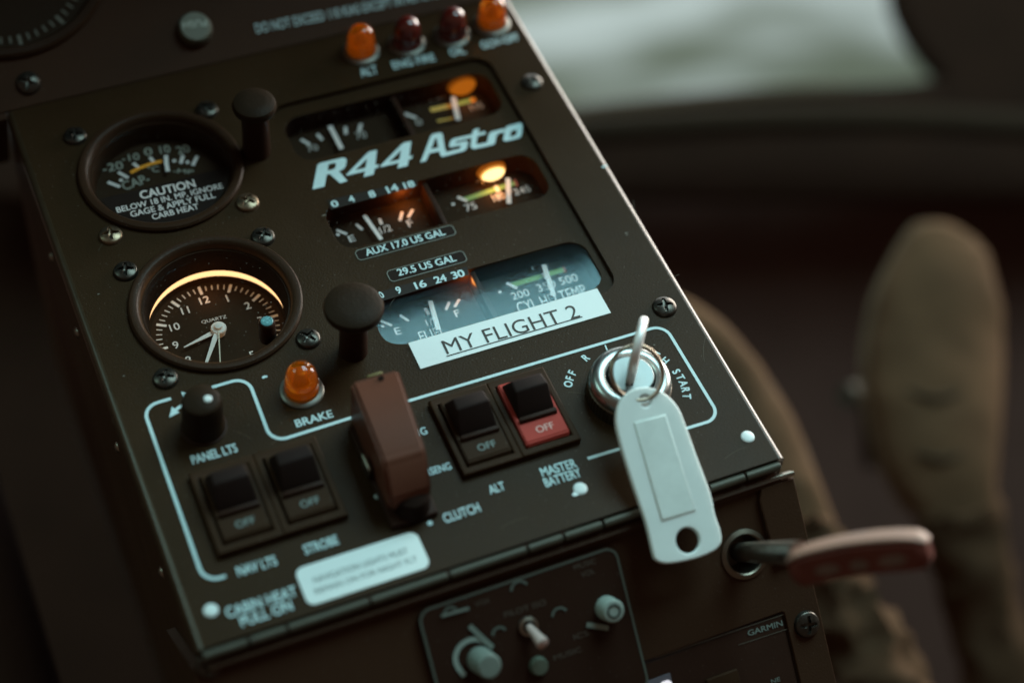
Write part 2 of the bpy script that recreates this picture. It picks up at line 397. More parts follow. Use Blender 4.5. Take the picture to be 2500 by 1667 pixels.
# printed border lines and words
def printed(words, name='printed_label', m=None, pl='C', parent=con):
    bm = bmesh.new()
    for w in words: lettering(bm, *w[:5], Z, pl, ysc=1.1)
    return mk(name, bm, m or INK, parent, smooth=False)
LW = .00105
def border(pts, r=.0048):
    bm = bmesh.new(); strip(bm, roundpath([at(*p, 0) for p in pts], r), LW, Z); mk('printed_border', bm, INK, con, smooth=False)
border([('E', 345, 303), ('E', 143, 363), ('G', 588, 657), ('G', 738, 604)])
border([('E', 640, 222), ('E', 893, 148), ('E', 1070, 619), ('E', 1650, 437)])
border([('E', 2030, 326), ('F', 1826, 127), ('F', 2232, 795), ('F', 1278, 1086)])
printed([('BRAKE', 'E', (1248, 508), (1515, 432), (1232, 462))])
printed([('PANEL LTS', 'E', (502, 773), (828, 680), (485, 720))])
printed([('NAV LTS', 'G', (830, 605), (1112, 520), (812, 545))])
printed([('STROBE', 'G', (1312, 450), (1555, 370), (1293, 392))])
printed([('CABIN HEAT', 'G', (752, 905), (1258, 740), (730, 842)), ('PULL ON', 'G', (857, 967), (1225, 842), (832, 905))])
printed([('CLUTCH', 'F', (257, 1547), (515, 1460), (238, 1490))])
printed([('ALT', 'F', (582, 1340), (692, 1305), (567, 1287))])
printed([('MASTER', 'F', (955, 1215), (1205, 1143), (940, 1160)), ('BATTERY', 'F', (980, 1290), (1240, 1210), (962, 1235))])
printed([('ENG', 'F', (2, 943), (132, 905), (-10, 898))]); printed([('DISENG', 'F', (100, 1218), (305, 1158), (88, 1174))])
printed([('ALT', 'B', (950, 632), (1092, 600), (937, 572))]); printed([('ENG FIRE', 'B', (1214, 570), (1560, 498), (1200, 515))])
printed([('OIL', 'B', (1682, 465), (1810, 437), (1668, 410))]); printed([('GOV-OFF', 'B', (1942, 405), (2250, 330), (1926, 352))])
# arc of words round the ignition lock
LC = Vector((.1108, -.0790)); RT = .0191; HT = .0026
bm = bmesh.new()
def arcword(word, mid_deg, step):
    n = len(word)
    for i, ch in enumerate(word):
        a = math.radians(mid_deg - (i - (n - 1) / 2) * step)
        if ch != ' ': text_uv(bm, ch, LC.x + RT * math.cos(a), LC.y + RT * math.sin(a), HT, Z, a - math.pi / 2, .03, wscale=.82)
def adeg(c, x, y):
    p = at(c, x, y, 0); return math.degrees(math.atan2(p.y - LC.y, p.x - LC.x))
arcword('OFF', adeg('M', 135, 1040), 7.2); arcword('R', adeg('M', 322, 752), 7)
ta, tb = adeg('M', 1300, 690), adeg('M', 1415, 780)
arcword('BOTH', tb + 1.5 * abs(ta - tb), abs(ta - tb)); arcword('L', (adeg('M', 322, 752) + tb + 3.2 * abs(ta - tb)) / 2, 7)
arcword('START', adeg('M', 1615, 1110), 7.6)
mk('printed_label', bm, INK, con, smooth=False)
# arrow by the dimmer knob
bm = bmesh.new()
poly(bm, [at('E', *p) for p in ((333, 438), (352, 362), (372, 376), (425, 338), (440, 352), (388, 390), (408, 402))], Z)
poly(bm, [at('E', *p) for p in ((418, 257), (452, 258), (448, 268), (436, 272), (440, 292), (430, 288))], Z)
mk('printed_arrow', bm, INK, con, smooth=False)
# chips in the paint
for c, x, y, s in (('E', 1015, 148, .0011), ('T', 1388, 383, .0012), ('J', 595, 1030, .0006), ('C', 890, 1325, .0004), ('C', 705, 740, .0005), ('F', 712, 505, .0005), ('D', 268, 518, .0006), ('T', 1440, 540, .0005), ('F', 1755, 270, .0004)):
    p = at(c, x, y); bm = bmesh.new(); k = 9
    poly(bm, [(p.x + s * random.uniform(.5, 1.1) * math.cos(6.283 * i / k) * 1.3, p.y + s * random.uniform(.4, 1) * math.sin(6.283 * i / k) * .7) for i in range(k)], Z)
    mk('paint_chip', bm, DIMINK if s < .001 else INK, con, smooth=False)

# fine scratches in the paint
rs = random.Random(11)
SCR = mat('scratched_paint', (.085, .070, .048), .5, spec=.1)
for c, x, y, a, L in (('T', 1620, 800, 60, .011), ('T', 1460, 480, 75, .008), ('T', 640, 1010, 20, .006), ('T', 1330, 905, -30, .007), ('T', 1690, 1040, 10, .009), ('T', 900, 700, 50, .006), ('T', 560, 1000, -50, .005), ('T', 1545, 640, 15, .006), ('T', 1180, 1200, 5, .010), ('T', 240, 560, 40, .007)):
    p = at(c, x, y); d = Vector((math.cos(math.radians(a)), math.sin(math.radians(a)))); nrm = Vector((-d.y, d.x))
    bm = bmesh.new(); strip(bm, [Vector((p.x, p.y)) + d * (t - .5) * L + nrm * L * .06 * math.sin(t * 3.1) for t in (0, .25, .5, .75, 1)], .00013, Z * .7); mk('paint_scratch', bm, SCR, con, smooth=False)

# ------------------------------------------------------------------ screws
def screw_bm(r=.0041, h=.0022, rot=0.5):
    bm = bmesh.new(); nr, ns = 18, 56; rings = []
    for i in range(nr + 1):
        q = i / nr; rr = r * q; ring = []
        z = h * (1 - .55 * q ** 2.2) if q < .93 else h * .45 * (1 - (q - .93) / .07 * .75)
        if i == nr: z = 0
        for k in range(ns if i else 1):
            a = 2 * math.pi * k / ns; x, y = rr * math.cos(a), rr * math.sin(a)
            xr = x * math.cos(rot) - y * math.sin(rot); yr = x * math.sin(rot) + y * math.cos(rot)
            w = .00052 * (1.35 - q)
            d = 0
            if q < .66 and (abs(xr) < w or abs(yr) < w): d = .0014 * (1 - q * .9)
            ring.append(bm.verts.new((x, y, z - d)))
        rings.append(ring)
    for a, b in zip(rings[:-1], rings[1:]):
        for k in range(ns):
            j = (k + 1) % ns
            if len(a) == 1: bm.faces.new((a[0], b[k], b[j]))
            else: bm.faces.new((a[k], b[k], b[j], a[j]))
    return bm
def screw(c, x, y, label, m=SCREWM, r=.0041, group='screws holding the round instruments', pl='C', rot=.5):
    p = at(c, x, y, .0011, pl); o = mk('screw', screw_bm(r, r * .52, rot), m)
    put(o, (p.x, p.y, 0), pl); tag(o, label, 'screw', group); return o
for (x, y), w, r in zip(((172, 310), (475, 250), (568, 463), (254, 538)), ('at the upper left of', 'at the upper right of', 'at the lower right of', 'at the lower left of'), (.3, 1.0, .7, .15)):
    screw('T', x, y, 'crosshead screw %s the carburettor temperature gauge' % w, SCREWW if 'lower' in w else SCREWM, rot=r)
for (x, y), w, r in zip(((288, 620), (604, 541), (708, 775), (380, 866)), ('at the upper left of', 'at the upper right of', 'at the lower right of', 'at the lower left of'), (.25, .55, .9, .4)):
    screw('T', x, y, 'dark crosshead screw %s the quartz clock' % w, rot=r)
screw('T', 1222, 187, 'blurred dark screw near the top of the bright right console edge', r=.0040, group='screws along the right edge of the console')
screw('T', 1527, 702, 'glossy black screw on the right console edge above the ignition lock', r=.0042, group='screws along the right edge of the console', rot=.2)
for c, x, y, lab in (('F', 1225, 1300, 'small white plug below the MASTER BATTERY lettering'), ('K', 765, 1330, 'white plug at the lower right corner of the console face'), ('G', 632, 850, 'blurred white plug at the lower left corner beside CABIN HEAT')):
    p = at(c, x, y); bm = bmesh.new(); lathe(bm, [(0, .0005), (.0016, .00045), (.0021, .0002), (.0022, 0)], 32)
    if c == 'F':
        poly(bm, [(q.x - p.x, q.y - p.y) for q in [at('F', *w) for w in ((1165, 1350), (1175, 1328), (1190, 1322), (1225, 1325), (1215, 1345), (1190, 1358))]], .0002)
    o = mk('plug', bm, PAPER); put(o, (p.x, p.y, 0)); tag(o, lab, 'plug', 'white plugs in the console face')

# ================================================================== ROUND INSTRUMENTS
def gauge_case(root, R_out=.0280, R_in=.0243, r_dial=.0225, depth=.0155, ring=None, m=BEZEL):
    bm = bmesh.new()
    lathe(bm, [(R_out, 0), (R_out, .0012), (R_out - .0006, .0019), (R_out - .0024, .0021), (R_in + .0006, .0017), (R_in, .0008), (R_in - .0004, -.001), (R_in - .0009, -.001)], 96)
    mk('bezel', bm, m, root)
def dialdisc(root, r, n, m=DIAL, name='dial'):
    bm = bmesh.new(); lathe(bm, [(0, n), (r, n), (r, n - .002), (0, n - .002)], 72); return mk(name, bm, m, root)

# clock -------------------------------------------------------------
clk = thing('clock', 'round quartz panel clock with a glowing amber ring under its glass', 'clock')
gauge_case(clk)
nD = -.0155
bm = bmesh.new(); lathe(bm, [(.0234, -.001), (.0232, -.0022), (.0226, -.0040), (.0222, -.0100), (.0236, -.0101), (.0250, -.0060), (.0252, -.0012), (.0234, -.001)], 96); mk('inner_collar', bm, mat('collar_black', (.013, .008, .0055), .8, spec=.08, dust=.15), clk)
dd = dialdisc(clk, .0228, nD)
bm = bmesh.new(); lathe(bm, [(.0238, -.0103), (.0231, -.0138), (.0243, -.0140), (.0248, -.0105)], 96); mk('lit_ring', bm, GLOWR, clk)
bm = bmesh.new(); lathe(bm, [(.0231, -.01385), (.0226, -.0148), (.0223, nD + .0001), (.0240, nD), (.0243, -.0142)], 96); mk('chapter_ring', bm, DIAL, clk)
bm = bmesh.new()
a12 = 1.0
for i in range(60):
    a = math.radians(90 + a12 - i * 6); big = i % 5 == 0
    r1 = .0207; r0 = .0172 if big else .0183; w = .00098 if big else .00034
    if not big: r1 = .0203
    strip(bm, [(r0 * math.cos(a), r0 * math.sin(a)), (r1 * math.cos(a), r1 * math.sin(a))], w, nD + .0003)
for h in range(1, 13):
    a = math.radians(90 + a12 - h * 30); rr = .0146
    text_uv(bm, str(h), rr * math.cos(a), rr * math.sin(a), .0029, nD + .0003, 0, .008)
lettering(bm, 'QUARTZ', 'O', (782, 882), (1140, 798), (770, 840), nD + .0003, 'C', .0)
mk('numerals', bm, MARK, clk, smooth=False)
HUB = at('O', 1018, 925, -.0122)
def hand(name, c, tip, w0, w1, n, tail=.0, m=MARK):
    t = at(c, *tip, n); d = Vector((t.x - HUB.x, t.y - HUB.y)); L = d.length; d.normalize(); s = Vector((-d.y, d.x)); o = Vector((HUB.x, HUB.y))
    pts = [o - d * tail + s * w0 * .6, o + s * w0 * .75, o + d * L + s * w1, o + d * L - s * w1, o - s * w0 * .75, o - d * tail - s * w0 * .6]
    addm = fill2d([[tuple(p) for p in pts]], n - .0001, n + .0001); return link(name, addm, m, clk)
hand('hour_hand', 'O', (525, 1220), .0013, .00022, -.0138)
hand('minute_hand', 'O', (812, 1530), .0013, .00035, -.0130)
hand('second_hand', 'O', (1045, 1475), .00030, .00018, -.0122, m=mat('second_hand_ivory', (.6, .52, .42), .5))
bm = bmesh.new(); lathe(bm, [(0, -.0112), (.0010, -.0112), (.0013, -.0114), (.0014, -.0122), (.0024, -.0125), (.0026, -.0129), (.0026, -.0134), (.0021, -.0140), (.0021, nD)], 40, (HUB.x, HUB.y)); mk('hub', bm, MARK, clk)
bm = bmesh.new(); lathe(bm, [(0, -.00275), (.0240, -.00275)], 72); mk('glass', bm, GLASSC, clk, recalc=False)
sk = at('O', 1700, 1140, .0); sk = Vector((.0158, -.0132, 0))
# clock setting knob
KT = at('O', 1712, 850, .006)
bm = bmesh.new(); lathe(bm, [(0, .0062), (.0022, .0061), (.0026, .0056), (.0027, .005), (.0028, -.0020), (.0026, -.0030), (0, -.0030)], 32, (KT.x, KT.y)); kb = mk('set_knob', bm, BLACKP, clk)
bm = bmesh.new(); lathe(bm, [(0, .0064), (.0018, .0064), (.0020, .0062)], 32, (KT.x, KT.y)); mk('knob_cap', bm, mat('teal_cap', (.06, .22, .24), .4), kb)
bm = bmesh.new(); text_uv(bm, 'PUSH', KT.x + .0000, KT.y + .00045, .00075, .00655, .35, .02); text_uv(bm, 'SET', KT.x + .0003, KT.y - .0007, .00075, .00655, .35, .02); mk('knob_lettering', bm, mat('cap_ink', (.2, .55, .6), .5), kb, smooth=False)
pl_ = bpy.data.lights.new('clock_lamp', 'POINT'); pl_.energy = .0012; pl_.color = (1, .42, .12); pl_.shadow_soft_size = .003
po = bpy.data.objects.new('clock_lamp', pl_); COL.objects.link(po); po.parent = clk; po.location = (.001, .0150, -.0100)

# carburettor temperature gauge ------------------------------------
CGC = (0, .0617)
cg = thing('temperature_gauge', 'round carburettor air temperature gauge with an orange arc and CAUTION sticker', 'gauge', (0, CGC[1], 0))
gauge_case(cg, m=BEZEL)
nC = -.009
bm = bmesh.new(); lathe(bm, [(.0234, -.001), (.0232, -.003), (.0226, nC)], 72); mk('inner_collar', bm, BEZEL, cg)
dialdisc(cg, .0228, nC)
def cga(x, y, n=nC): p = at('Q', x, y, n); return (p.x, p.y - CGC[1])
bm = bmesh.new(); zz = nC + .0003
for a, b, w in (((372, 918), (548, 985), .0012), ((522, 775), (665, 858), .0012), ((735, 645), (815, 710), .0012), ((975, 560), (1030, 630), .0012), ((1450, 535), (1418, 650), .0012), ((1655, 545), (1588, 680), .0012)):
    strip(bm, [cga(*a), cga(*b)], w, zz)
for x, y in ((563, 890), (1325, 612), (1515, 632)):
    p = cga(x, y); poly(bm, circ(p[0], p[1], .0007, 16), zz)
mk('dial_marks', bm, MARK, cg, smooth=False)
bm = bmesh.new()
for t, bl, br, tl in (('-20', (310, 775), (600, 715), (300, 665)), ('-10', (580, 625), (832, 585), (565, 530)), ('0', (905, 535), (1018, 515), (890, 430)), ('10', (1130, 505), (1275, 480), (1095, 400)), ('20', (1385, 515), (1560, 470), (1350, 405)),
                      ('CAP-', (610, 1030), (985, 905), (590, 905)), ('°C', (945, 775), (1110, 760), (935, 690)), ('-MP', (1300, 775), (1600, 790), (1290, 720))):
    P0 = [cga(*bl), cga(*br), cga(*tl)]; lettering(bm, t, 'Q', bl, br, tl, zz, 'C', .004, 1.0, (0, CGC[1]))
mk('dial_numerals', bm, mat('dim_numerals', (.30, .31, .26), .6), cg, smooth=False)
arc = [cga(*p) for p in ((700, 785), (800, 732), (900, 690), (1000, 655), (1080, 635), (1150, 625))]
bm = bmesh.new(); strip(bm, [tuple(p[:2]) for p in smooth_path([(*q, 0) for q in arc], 4)], .0013, zz + .0001); mk('orange_arc', bm, ORANGE, cg, smooth=False)
bm = bmesh.new(); nn = nC + .0022
a = cga(1205, 525, nn); b = cga(1232, 755, nn); strip(bm, [a, ((a[0] + b[0]) / 2 - .0002, (a[1] + b[1]) / 2), b], .0014, nn); mk('needle', bm, MARK, cg, smooth=False)
bm = bmesh.new(); lathe(bm, [(0, nC + .0026), (.0020, nC + .0024), (.0022, nC)], 32, cga(1330, 1020)); mk('needle_cover', bm, DIAL, cg)
bm = bmesh.new(); lathe(bm, [(0, -.0012), (.0236, -.0012)], 72); mk('glass', bm, GLASS, cg, recalc=False)
# CAUTION sticker on the glass: lower segment of a disc
ns = -.0010
y0 = at('Q', 200, 1165, ns).y - CGC[1]; y1 = at('Q', 2150, 690, ns).y - CGC[1]; yc = (y0 + y1) / 2
rr = .0231; a0 = math.asin(yc / rr)
seg = [(rr * math.cos(a0 - (math.pi + 2 * a0) * i / 40), rr * math.sin(a0 - (math.pi + 2 * a0) * i / 40)) for i in range(41)]
st = plate('caution_sticker', [seg], ns, ns + .00008, STICK)
put(st, (0, CGC[1], 0)); tag(st, 'black sticker lettered CAUTION on the lower half of the gauge glass', 'sticker')
bm = bmesh.new()
for t, bl, br, tl, bo in (('CAUTION', (850, 1155), (1640, 975), (810, 1050), .02), ('BELOW 18 IN. MP, IGNORE', (510, 1350), (2030, 995), (485, 1275), .012), ('GAGE & APPLY FULL', (710, 1412), (1920, 1130), (680, 1335), .012), ('CARB HEAT', (1020, 1450), (1685, 1290), (990, 1375), .012)):
    lettering(bm, t, 'Q', bl, br, tl, ns + .00015, 'C', bo, 1.0, (0, CGC[1]))
mk('sticker_lettering', bm, MARK, st, smooth=False)

# ================================================================== ENGINE GAUGE CLUSTER
clu = thing('engine_gauge_cluster', 'rectangular engine gauge cluster with three rounded windows and slanted R44 Astro lettering', 'gauge')
nF = -.0018
cl_loops = [mmr((CLU[0] - 2, CLU[1] + 2, CLU[2] - 2, CLU[3] + 2), 8)] + [mmr(w, 6.5) for w in WIN]
plate('faceplate', cl_loops, nF - .0012, nF, PANEL, clu, .0001)
nG = -.0105                                            # dials
bm = bmesh.new()
for w in WIN:
    L = mmr((w[0] - .2, w[1] + .2, w[2] - .2, w[3] + .2), 6.6)
    for z0, z1 in ((nF - .0012, nG),):
        lo = [bm.verts.new((*p, z1)) for p in L]; hi = [bm.verts.new((*p, z0)) for p in L]
        for i in range(len(L)): bm.faces.new((lo[i], lo[(i + 1) % len(L)], hi[(i + 1) % len(L)], hi[i]))
mk('window_well', bm, BLACKP, clu)
bm = bmesh.new()
for w in WIN: box(bm, (w[0] - 1) * mm, (w[1] + 1) * mm, (w[2] - 1) * mm, (w[3] + 1) * mm, nG - .002, nG)
mk('dial', bm, DIAL, clu)
for c, x0, y0, x1, y1, w in (('D', 1000, 350, 1085, 520, 1), ('D', 1320, 940, 1425, 1140, 2)):
    a = at(c, x0, y0, -.006); bm = bmesh.new(); w_ = WIN[w]
    box(bm, a.x - .0009, a.x + .0009, w_[2] * mm, w_[3] * mm, nG, -.0035, .0003); mk('divider', bm, BLACKP, clu)
a = at('S', 1090, 500, -.006); bm = bmesh.new(); box(bm, a.x - .0009, a.x + .0009, WIN[0][2] * mm, WIN[0][3] * mm, nG, -.0035, .0003); mk('divider', bm, BLACKP, clu)
zg = nG + .0002
def dstrip(c, segs, m, name='dial_marks', n=zg):
    bm = bmesh.new()
    for s in segs:
        *pts, w = s
        strip(bm, [tuple(at(c, *p, n)[:2]) for p in pts], w, n)
    return mk(name, bm, m, clu, smooth=False)
def dtext(c, items, m=MARK, name='dial_lettering', bold=.004):
    bm = bmesh.new()
    for t, bl, br, tl in items: lettering(bm, t, c, bl, br, tl, zg, 'C', bold)
    return mk(name, bm, m, clu, smooth=False)
def dots(c, pts, r=.0006):
    for x, y in pts:
        bm = bmesh.new(); p = at(c, x, y, zg); poly(bm, circ(p.x, p.y, r, 16), zg); mk('dial_dot', bm, MARK, clu, smooth=False)
# lower window: fuel and cylinder head temperature
dstrip('D', [((672, 1272), (757, 1308), .0010), ((812, 1232), (875, 1275), .0010), ((992, 1182), (1020, 1230), .0011), ((1168, 1138), (1142, 1195), .0010), ((1240, 1118), (1205, 1175), .0010), ((1578, 1002), (1655, 1040), .0012), ((1838, 930), (1865, 972), .0012)], MARK)
dots('D', [(690, 1312), (1530, 1067)])
dtext('D', [('E', (785, 1375), (828, 1365), (765, 1328)), ('F', (1218, 1248), (1252, 1237), (1203, 1200)), ('1/2', (1010, 1312), (1090, 1290), (1000, 1265)), ('FUEL', (968, 1425), (1153, 1375), (942, 1355)), ('200', (1625, 1125), (1750, 1090), (1610, 1075)), ('350', (1812, 1068), (1940, 1030), (1795, 1015)), ('500', (1970, 1018), (2098, 985), (1950, 965)), ('CYL HD TEMP', (1675, 1224), (2165, 1084), (1648, 1146)), ('°F', (1725, 918), (1800, 895), (1712, 880))])
dstrip('D', [((1612, 1018), (1780, 968), (1990, 905), .0020)], GREEN, 'green_band', zg - .00008); dstrip('D', [((1985, 885), (2000, 925), .0007)], REDM, 'red_mark')
for q in (((1030, 1130), (1090, 1338), .0016), ((1845, 870), (1918, 1095), .0017)): dstrip('D', [q], MARK, 'needle', nG + .0026)
# middle window: auxiliary fuel and oil temperature
dstrip('D', [((358, 622), (432, 652), .0010), ((497, 580), (545, 620), .0010), ((665, 540), (682, 582), .0010), ((830, 492), (812, 555), .0010), ((905, 475), (872, 532), .0010), ((1225, 385), (1295, 415), .0012), ((1498, 305), (1520, 350), .0012)], MARK)
dots('D', [(368, 655), (1195, 437)])
dtext('D', [('E', (455, 710), (498, 698), (440, 668)), ('F', (880, 602), (915, 590), (862, 555)), ('1/2', (680, 650), (760, 625), (665, 605)), ('75', (1292, 490), (1372, 465), (1280, 442)), ('180', (1492, 420), (1575, 395), (1478, 372)), ('245', (1640, 375), (1755, 342), (1628, 332)), ('°F', (1375, 305), (1440, 290), (1362, 268))])
dstrip('D', [((1270, 408), (1430, 352), (1635, 285), .0020)], GREEN, 'green_band', zg - .00008); dstrip('D', [((1635, 260), (1655, 310), .0007)], REDM, 'red_mark')
for q in (((555, 515), (680, 690), .0014), ((1588, 250), (1595, 432), .0017)): dstrip('D', [q], MARK, 'needle', nG + .0026)
# upper window
dstrip('S', [((215, 865), (300, 915), .0012), ((370, 815), (420, 870), .0012), ((640, 745), (645, 815), .0012), ((790, 715), (770, 790), .0012), ((1205, 620), (1320, 660), .0012)], MARK)
dtext('S', [('70', (285, 985), (385, 965), (275, 930)), ('70', (750, 865), (850, 845), (740, 800)), ('0', (1325, 735), (1385, 720), (1315, 680)), ('PSI', (1450, 500), (1590, 465), (1435, 445)), ('115', (1850, 590), (1965, 560), (1835, 535))], m=mat('dial_grey', (.42, .40, .37), .6))
dstrip('S', [((1455, 585), (1660, 540), .0020), ((1520, 690), (1680, 660), .0009)], YELLOW, 'yellow_band', zg - .00008); dstrip('S', [((1680, 532), (1880, 480), .0020)], GREEN, 'green_band', zg - .00008); dstrip('S', [((1840, 492), (1885, 482), .0019)], ORANGE, 'orange_band', zg + .00004)
for q in (((490, 735), (605, 955), .0017), ((1670, 460), (1720, 680), .0019)): dstrip('S', [q], MARK, 'needle', nG + .0026)
# panes
for w in WIN: plate('window_pane', [mmr((w[0] - .1, w[1] + .1, w[2] - .1, w[3] + .1), 6.5)], nF - .00075, nF - .0007, GLASS, clu)
# lamps in the window tops
def lamp(w, u, r, m, n, power):
    v = WIN[w][3] * mm + .0012
    bm = bmesh.new(); lathe(bm, [(0, .0050), (r * .4, .0047), (r * .62, .0040), (r * .74, .0033)], 40, mi=0); lathe(bm, [(r * .74, .0033), (r * .84, .0026)], 40, mi=1); lathe(bm, [(r * .84, .0026), (r * .92, .0018), (r, 0)], 40, mi=2)
    bmesh.ops.transform(bm, matrix=Matrix.Translation((u, v, n)) @ Matrix.Rotation(math.pi / 2, 4, 'X') @ Matrix.Diagonal((1.38, 1, 1, 1)), verts=bm.verts)
    mk('lamp', bm, m, clu)
    if power:
        d = bpy.data.lights.new('window_lamp', 'POINT'); d.energy = power; d.color = (1, .36, .07); d.shadow_soft_size = .002
        o = bpy.data.objects.new('window_lamp', d); COL.objects.link(o); o.parent = clu; o.location = (u - .001, v - .0078, n)
lamp(1, at('D', 1460, 160, -.005).x, .0042, (BULB, BULBM, BULBE), -.0063, .0035)
lamp(0, at('S', 1760, 330, -.005).x, .0043, (BULBD, BULBD, BULBDE), -.0063, .0015)
d = bpy.data.lights.new('window_lamp', 'POINT'); d.energy = .0030; d.color = (1, .34, .06); d.shadow_soft_size = .002
o = bpy.data.objects.new('window_lamp', d); COL.objects.link(o); o.parent = clu; o.location = (.083, -.0150, -.0055)
d = bpy.data.lights.new('window_lamp', 'POINT'); d.energy = .0035; d.color = (1, .34, .06); d.shadow_soft_size = .002
o = bpy.data.objects.new('window_lamp', d); COL.objects.link(o); o.parent = clu; o.location = (.076, .0278, -.0055)
# R44 Astro
def tr(bm, loops, k):
    addmesh(bm, fill2d([[tuple(at('S', *p, nF)[:2]) for p in L] for L in loops], nF + Z + k * .00002, nF + Z + k * .00002))
bm = bmesh.new()
tr(bm, [[(325, 1346), (440, 1318), (462, 1205), (490, 1198), (590, 1287), (660, 1265), (578, 1172), (618, 1152), (640, 1128), (653, 1068), (642, 1046), (612, 1042), (398, 1093), (372, 1112)], [(470, 1166), (479, 1106), (538, 1091), (550, 1100), (545, 1135), (530, 1150)]], 0)
tr(bm, [[(646, 1216), (656, 1197), (845, 1003), (868, 984), (942, 968), (926, 1113), (960, 1106), (952, 1138), (920, 1147), (910, 1203), (814, 1228), (828, 1173)], [(735, 1162), (846, 1052), (836, 1124), (826, 1142)]], 1)
tr(bm, [[(970, 1136), (982, 1112), (1176, 917), (1198, 900), (1270, 884), (1251, 1029), (1284, 1020), (1276, 1052), (1246, 1062), (1235, 1120), (1137, 1145), (1151, 1092)], [(1058, 1084), (1172, 972), (1161, 1044), (1151, 1063)]], 2)
tr(bm, [[(1356, 1090), (1455, 838), (1478, 816), (1548, 803), (1570, 815), (1592, 955), (1606, 990), (1735, 958), (1744, 926), (1645, 946), (1632, 932), (1642, 888), (1668, 862), (1850, 822), (1866, 776), (1922, 762), (1912, 806), (1975, 790), (1985, 817), (1905, 838), (1892, 905), (1904, 916), (1996, 897), (2014, 812), (2040, 794), (2158, 766), (2166, 796), (2104, 812), (2086, 832), (2070, 908), (2046, 922), (1872, 962), (1845, 950), (1836, 930), (1848, 852), (1700, 888), (1694, 904), (1800, 882), (1815, 900), (1800, 958), (1776, 980), (1565, 1037), (1546, 1018), (1538, 982), (1444, 1003), (1412, 1074)], [(1460, 962), (1530, 946), (1512, 856), (1500, 858)]], 3)
tr(bm, [[(2150, 872), (2168, 765), (2190, 741), (2318, 708), (2338, 724), (2326, 830), (2304, 856), (2186, 886), (2160, 886)], [(2212, 846), (2228, 790), (2282, 776), (2276, 818), (2264, 833)]], 4)
mk('model_lettering', bm, INK, clu, smooth=False)
# stickers on the cluster
def rsticker(name, c, pts, r, n, m, label, words, wm, outline=None, h=.00010, bold=.012):
    P = [at(c, *p, n) for p in pts]; u0 = (P[0].x + P[3].x) / 2; u1 = (P[1].x + P[2].x) / 2; v1 = (P[0].y + P[1].y) / 2; v0 = (P[2].y + P[3].y) / 2
    cx, cy = (u0 + u1) / 2, (v0 + v1) / 2
    L = rrect(u0 - cx, u1 - cx, v0 - cy, v1 - cy, r) if r else [(u0 - cx, v0 - cy), (u1 - cx, v0 - cy), (u1 - cx, v1 - cy), (u0 - cx, v1 - cy)]
    o = plate(name, [L], n, n + h, m); put(o, (cx, cy, 0)); tag(o, label, 'sticker')
    bm = bmesh.new()
    for w in words: lettering(bm, w[0], w[1], w[2], w[3], w[4], n + h + .00006, 'C', *(w[5:] or (bold,)), off=(cx, cy))
    mk('lettering', bm, wm, o, smooth=False)
    if outline:
        bm = bmesh.new(); strip(bm, rrect(u0 - cx + .0002, u1 - cx - .0002, v0 - cy + .0002, v1 - cy - .0002, r - .0002), .0003, n + h + .00006, True); mk('edge_line', bm, outline, o, smooth=False)
    return o, (cx, cy)
GREYL = mat('grey_line', (.13, .145, .12), .5)
rsticker('fuel_sticker', 'D', ((478, 775), (1190, 580), (1222, 655), (520, 850)), .0016, nF, STICK, 'black rounded sticker reading AUX 17.0 US GAL', [('AUX 17.0 US GAL', 'D', (575, 808), (1142, 655), (553, 765), .02)], INK, GREYL)
rsticker('fuel_sticker', 'D', ((700, 915), (1270, 770), (1302, 850), (750, 1000)), .0016, nF, STICK, 'black rounded sticker reading 29.5 US GAL', [('29.5 US GAL', 'D', (805, 952), (1222, 843), (785, 908), .02)], INK, GREYL)
def serif(bm, body, c, bl, br, tl, n, off):
    lettering(bm, body, c, bl, br, tl, n, 'C', .022, .92, off)
def scale_strip(c, pts, words, label):
    n = nF + .00004
    P = [at(c, *p, n) for p in pts]; cx = sum(p.x for p in P) / 4; cy = sum(p.y for p in P) / 4
    o = plate('scale_strip', [[(p.x - cx, p.y - cy) for p in P]], n, n + .0001, STRIPG); put(o, (cx, cy, 0)); tag(o, label, 'sticker')
    bm = bmesh.new()
    for w in words: serif(bm, *w, n + .00016, (cx, cy))
    mk('lettering', bm, INK, o, smooth=False)
scale_strip('D', ((290, 410), (930, 262), (940, 305), (318, 478)), [('0', 'D', (330, 462), (378, 448), (312, 420)), ('4', 'D', (455, 428), (495, 415), (440, 385)), ('8', 'D', (600, 393), (645, 380), (585, 348)), ('14', 'D', (730, 360), (810, 335), (715, 313)), ('18', 'D', (850, 328), (925, 308), (838, 285))], 'dark number strip 0 4 8 14 18 at the top of the middle window')
scale_strip('D', ((652, 1072), (1292, 885), (1310, 945), (688, 1132)), [('0', 'D', (680, 1113), (706, 1100), (660, 1070)), ('9', 'D', (795, 1080), (830, 1070), (778, 1035)), ('16', 'D', (930, 1048), (1010, 1025), (915, 1000)), ('24', 'D', (1070, 1008), (1155, 985), (1052, 962)), ('30', 'D', (1195, 975), (1285, 950), (1178, 928))], 'dark number strip 0 9 16 24 30 at the top of the lowest window')
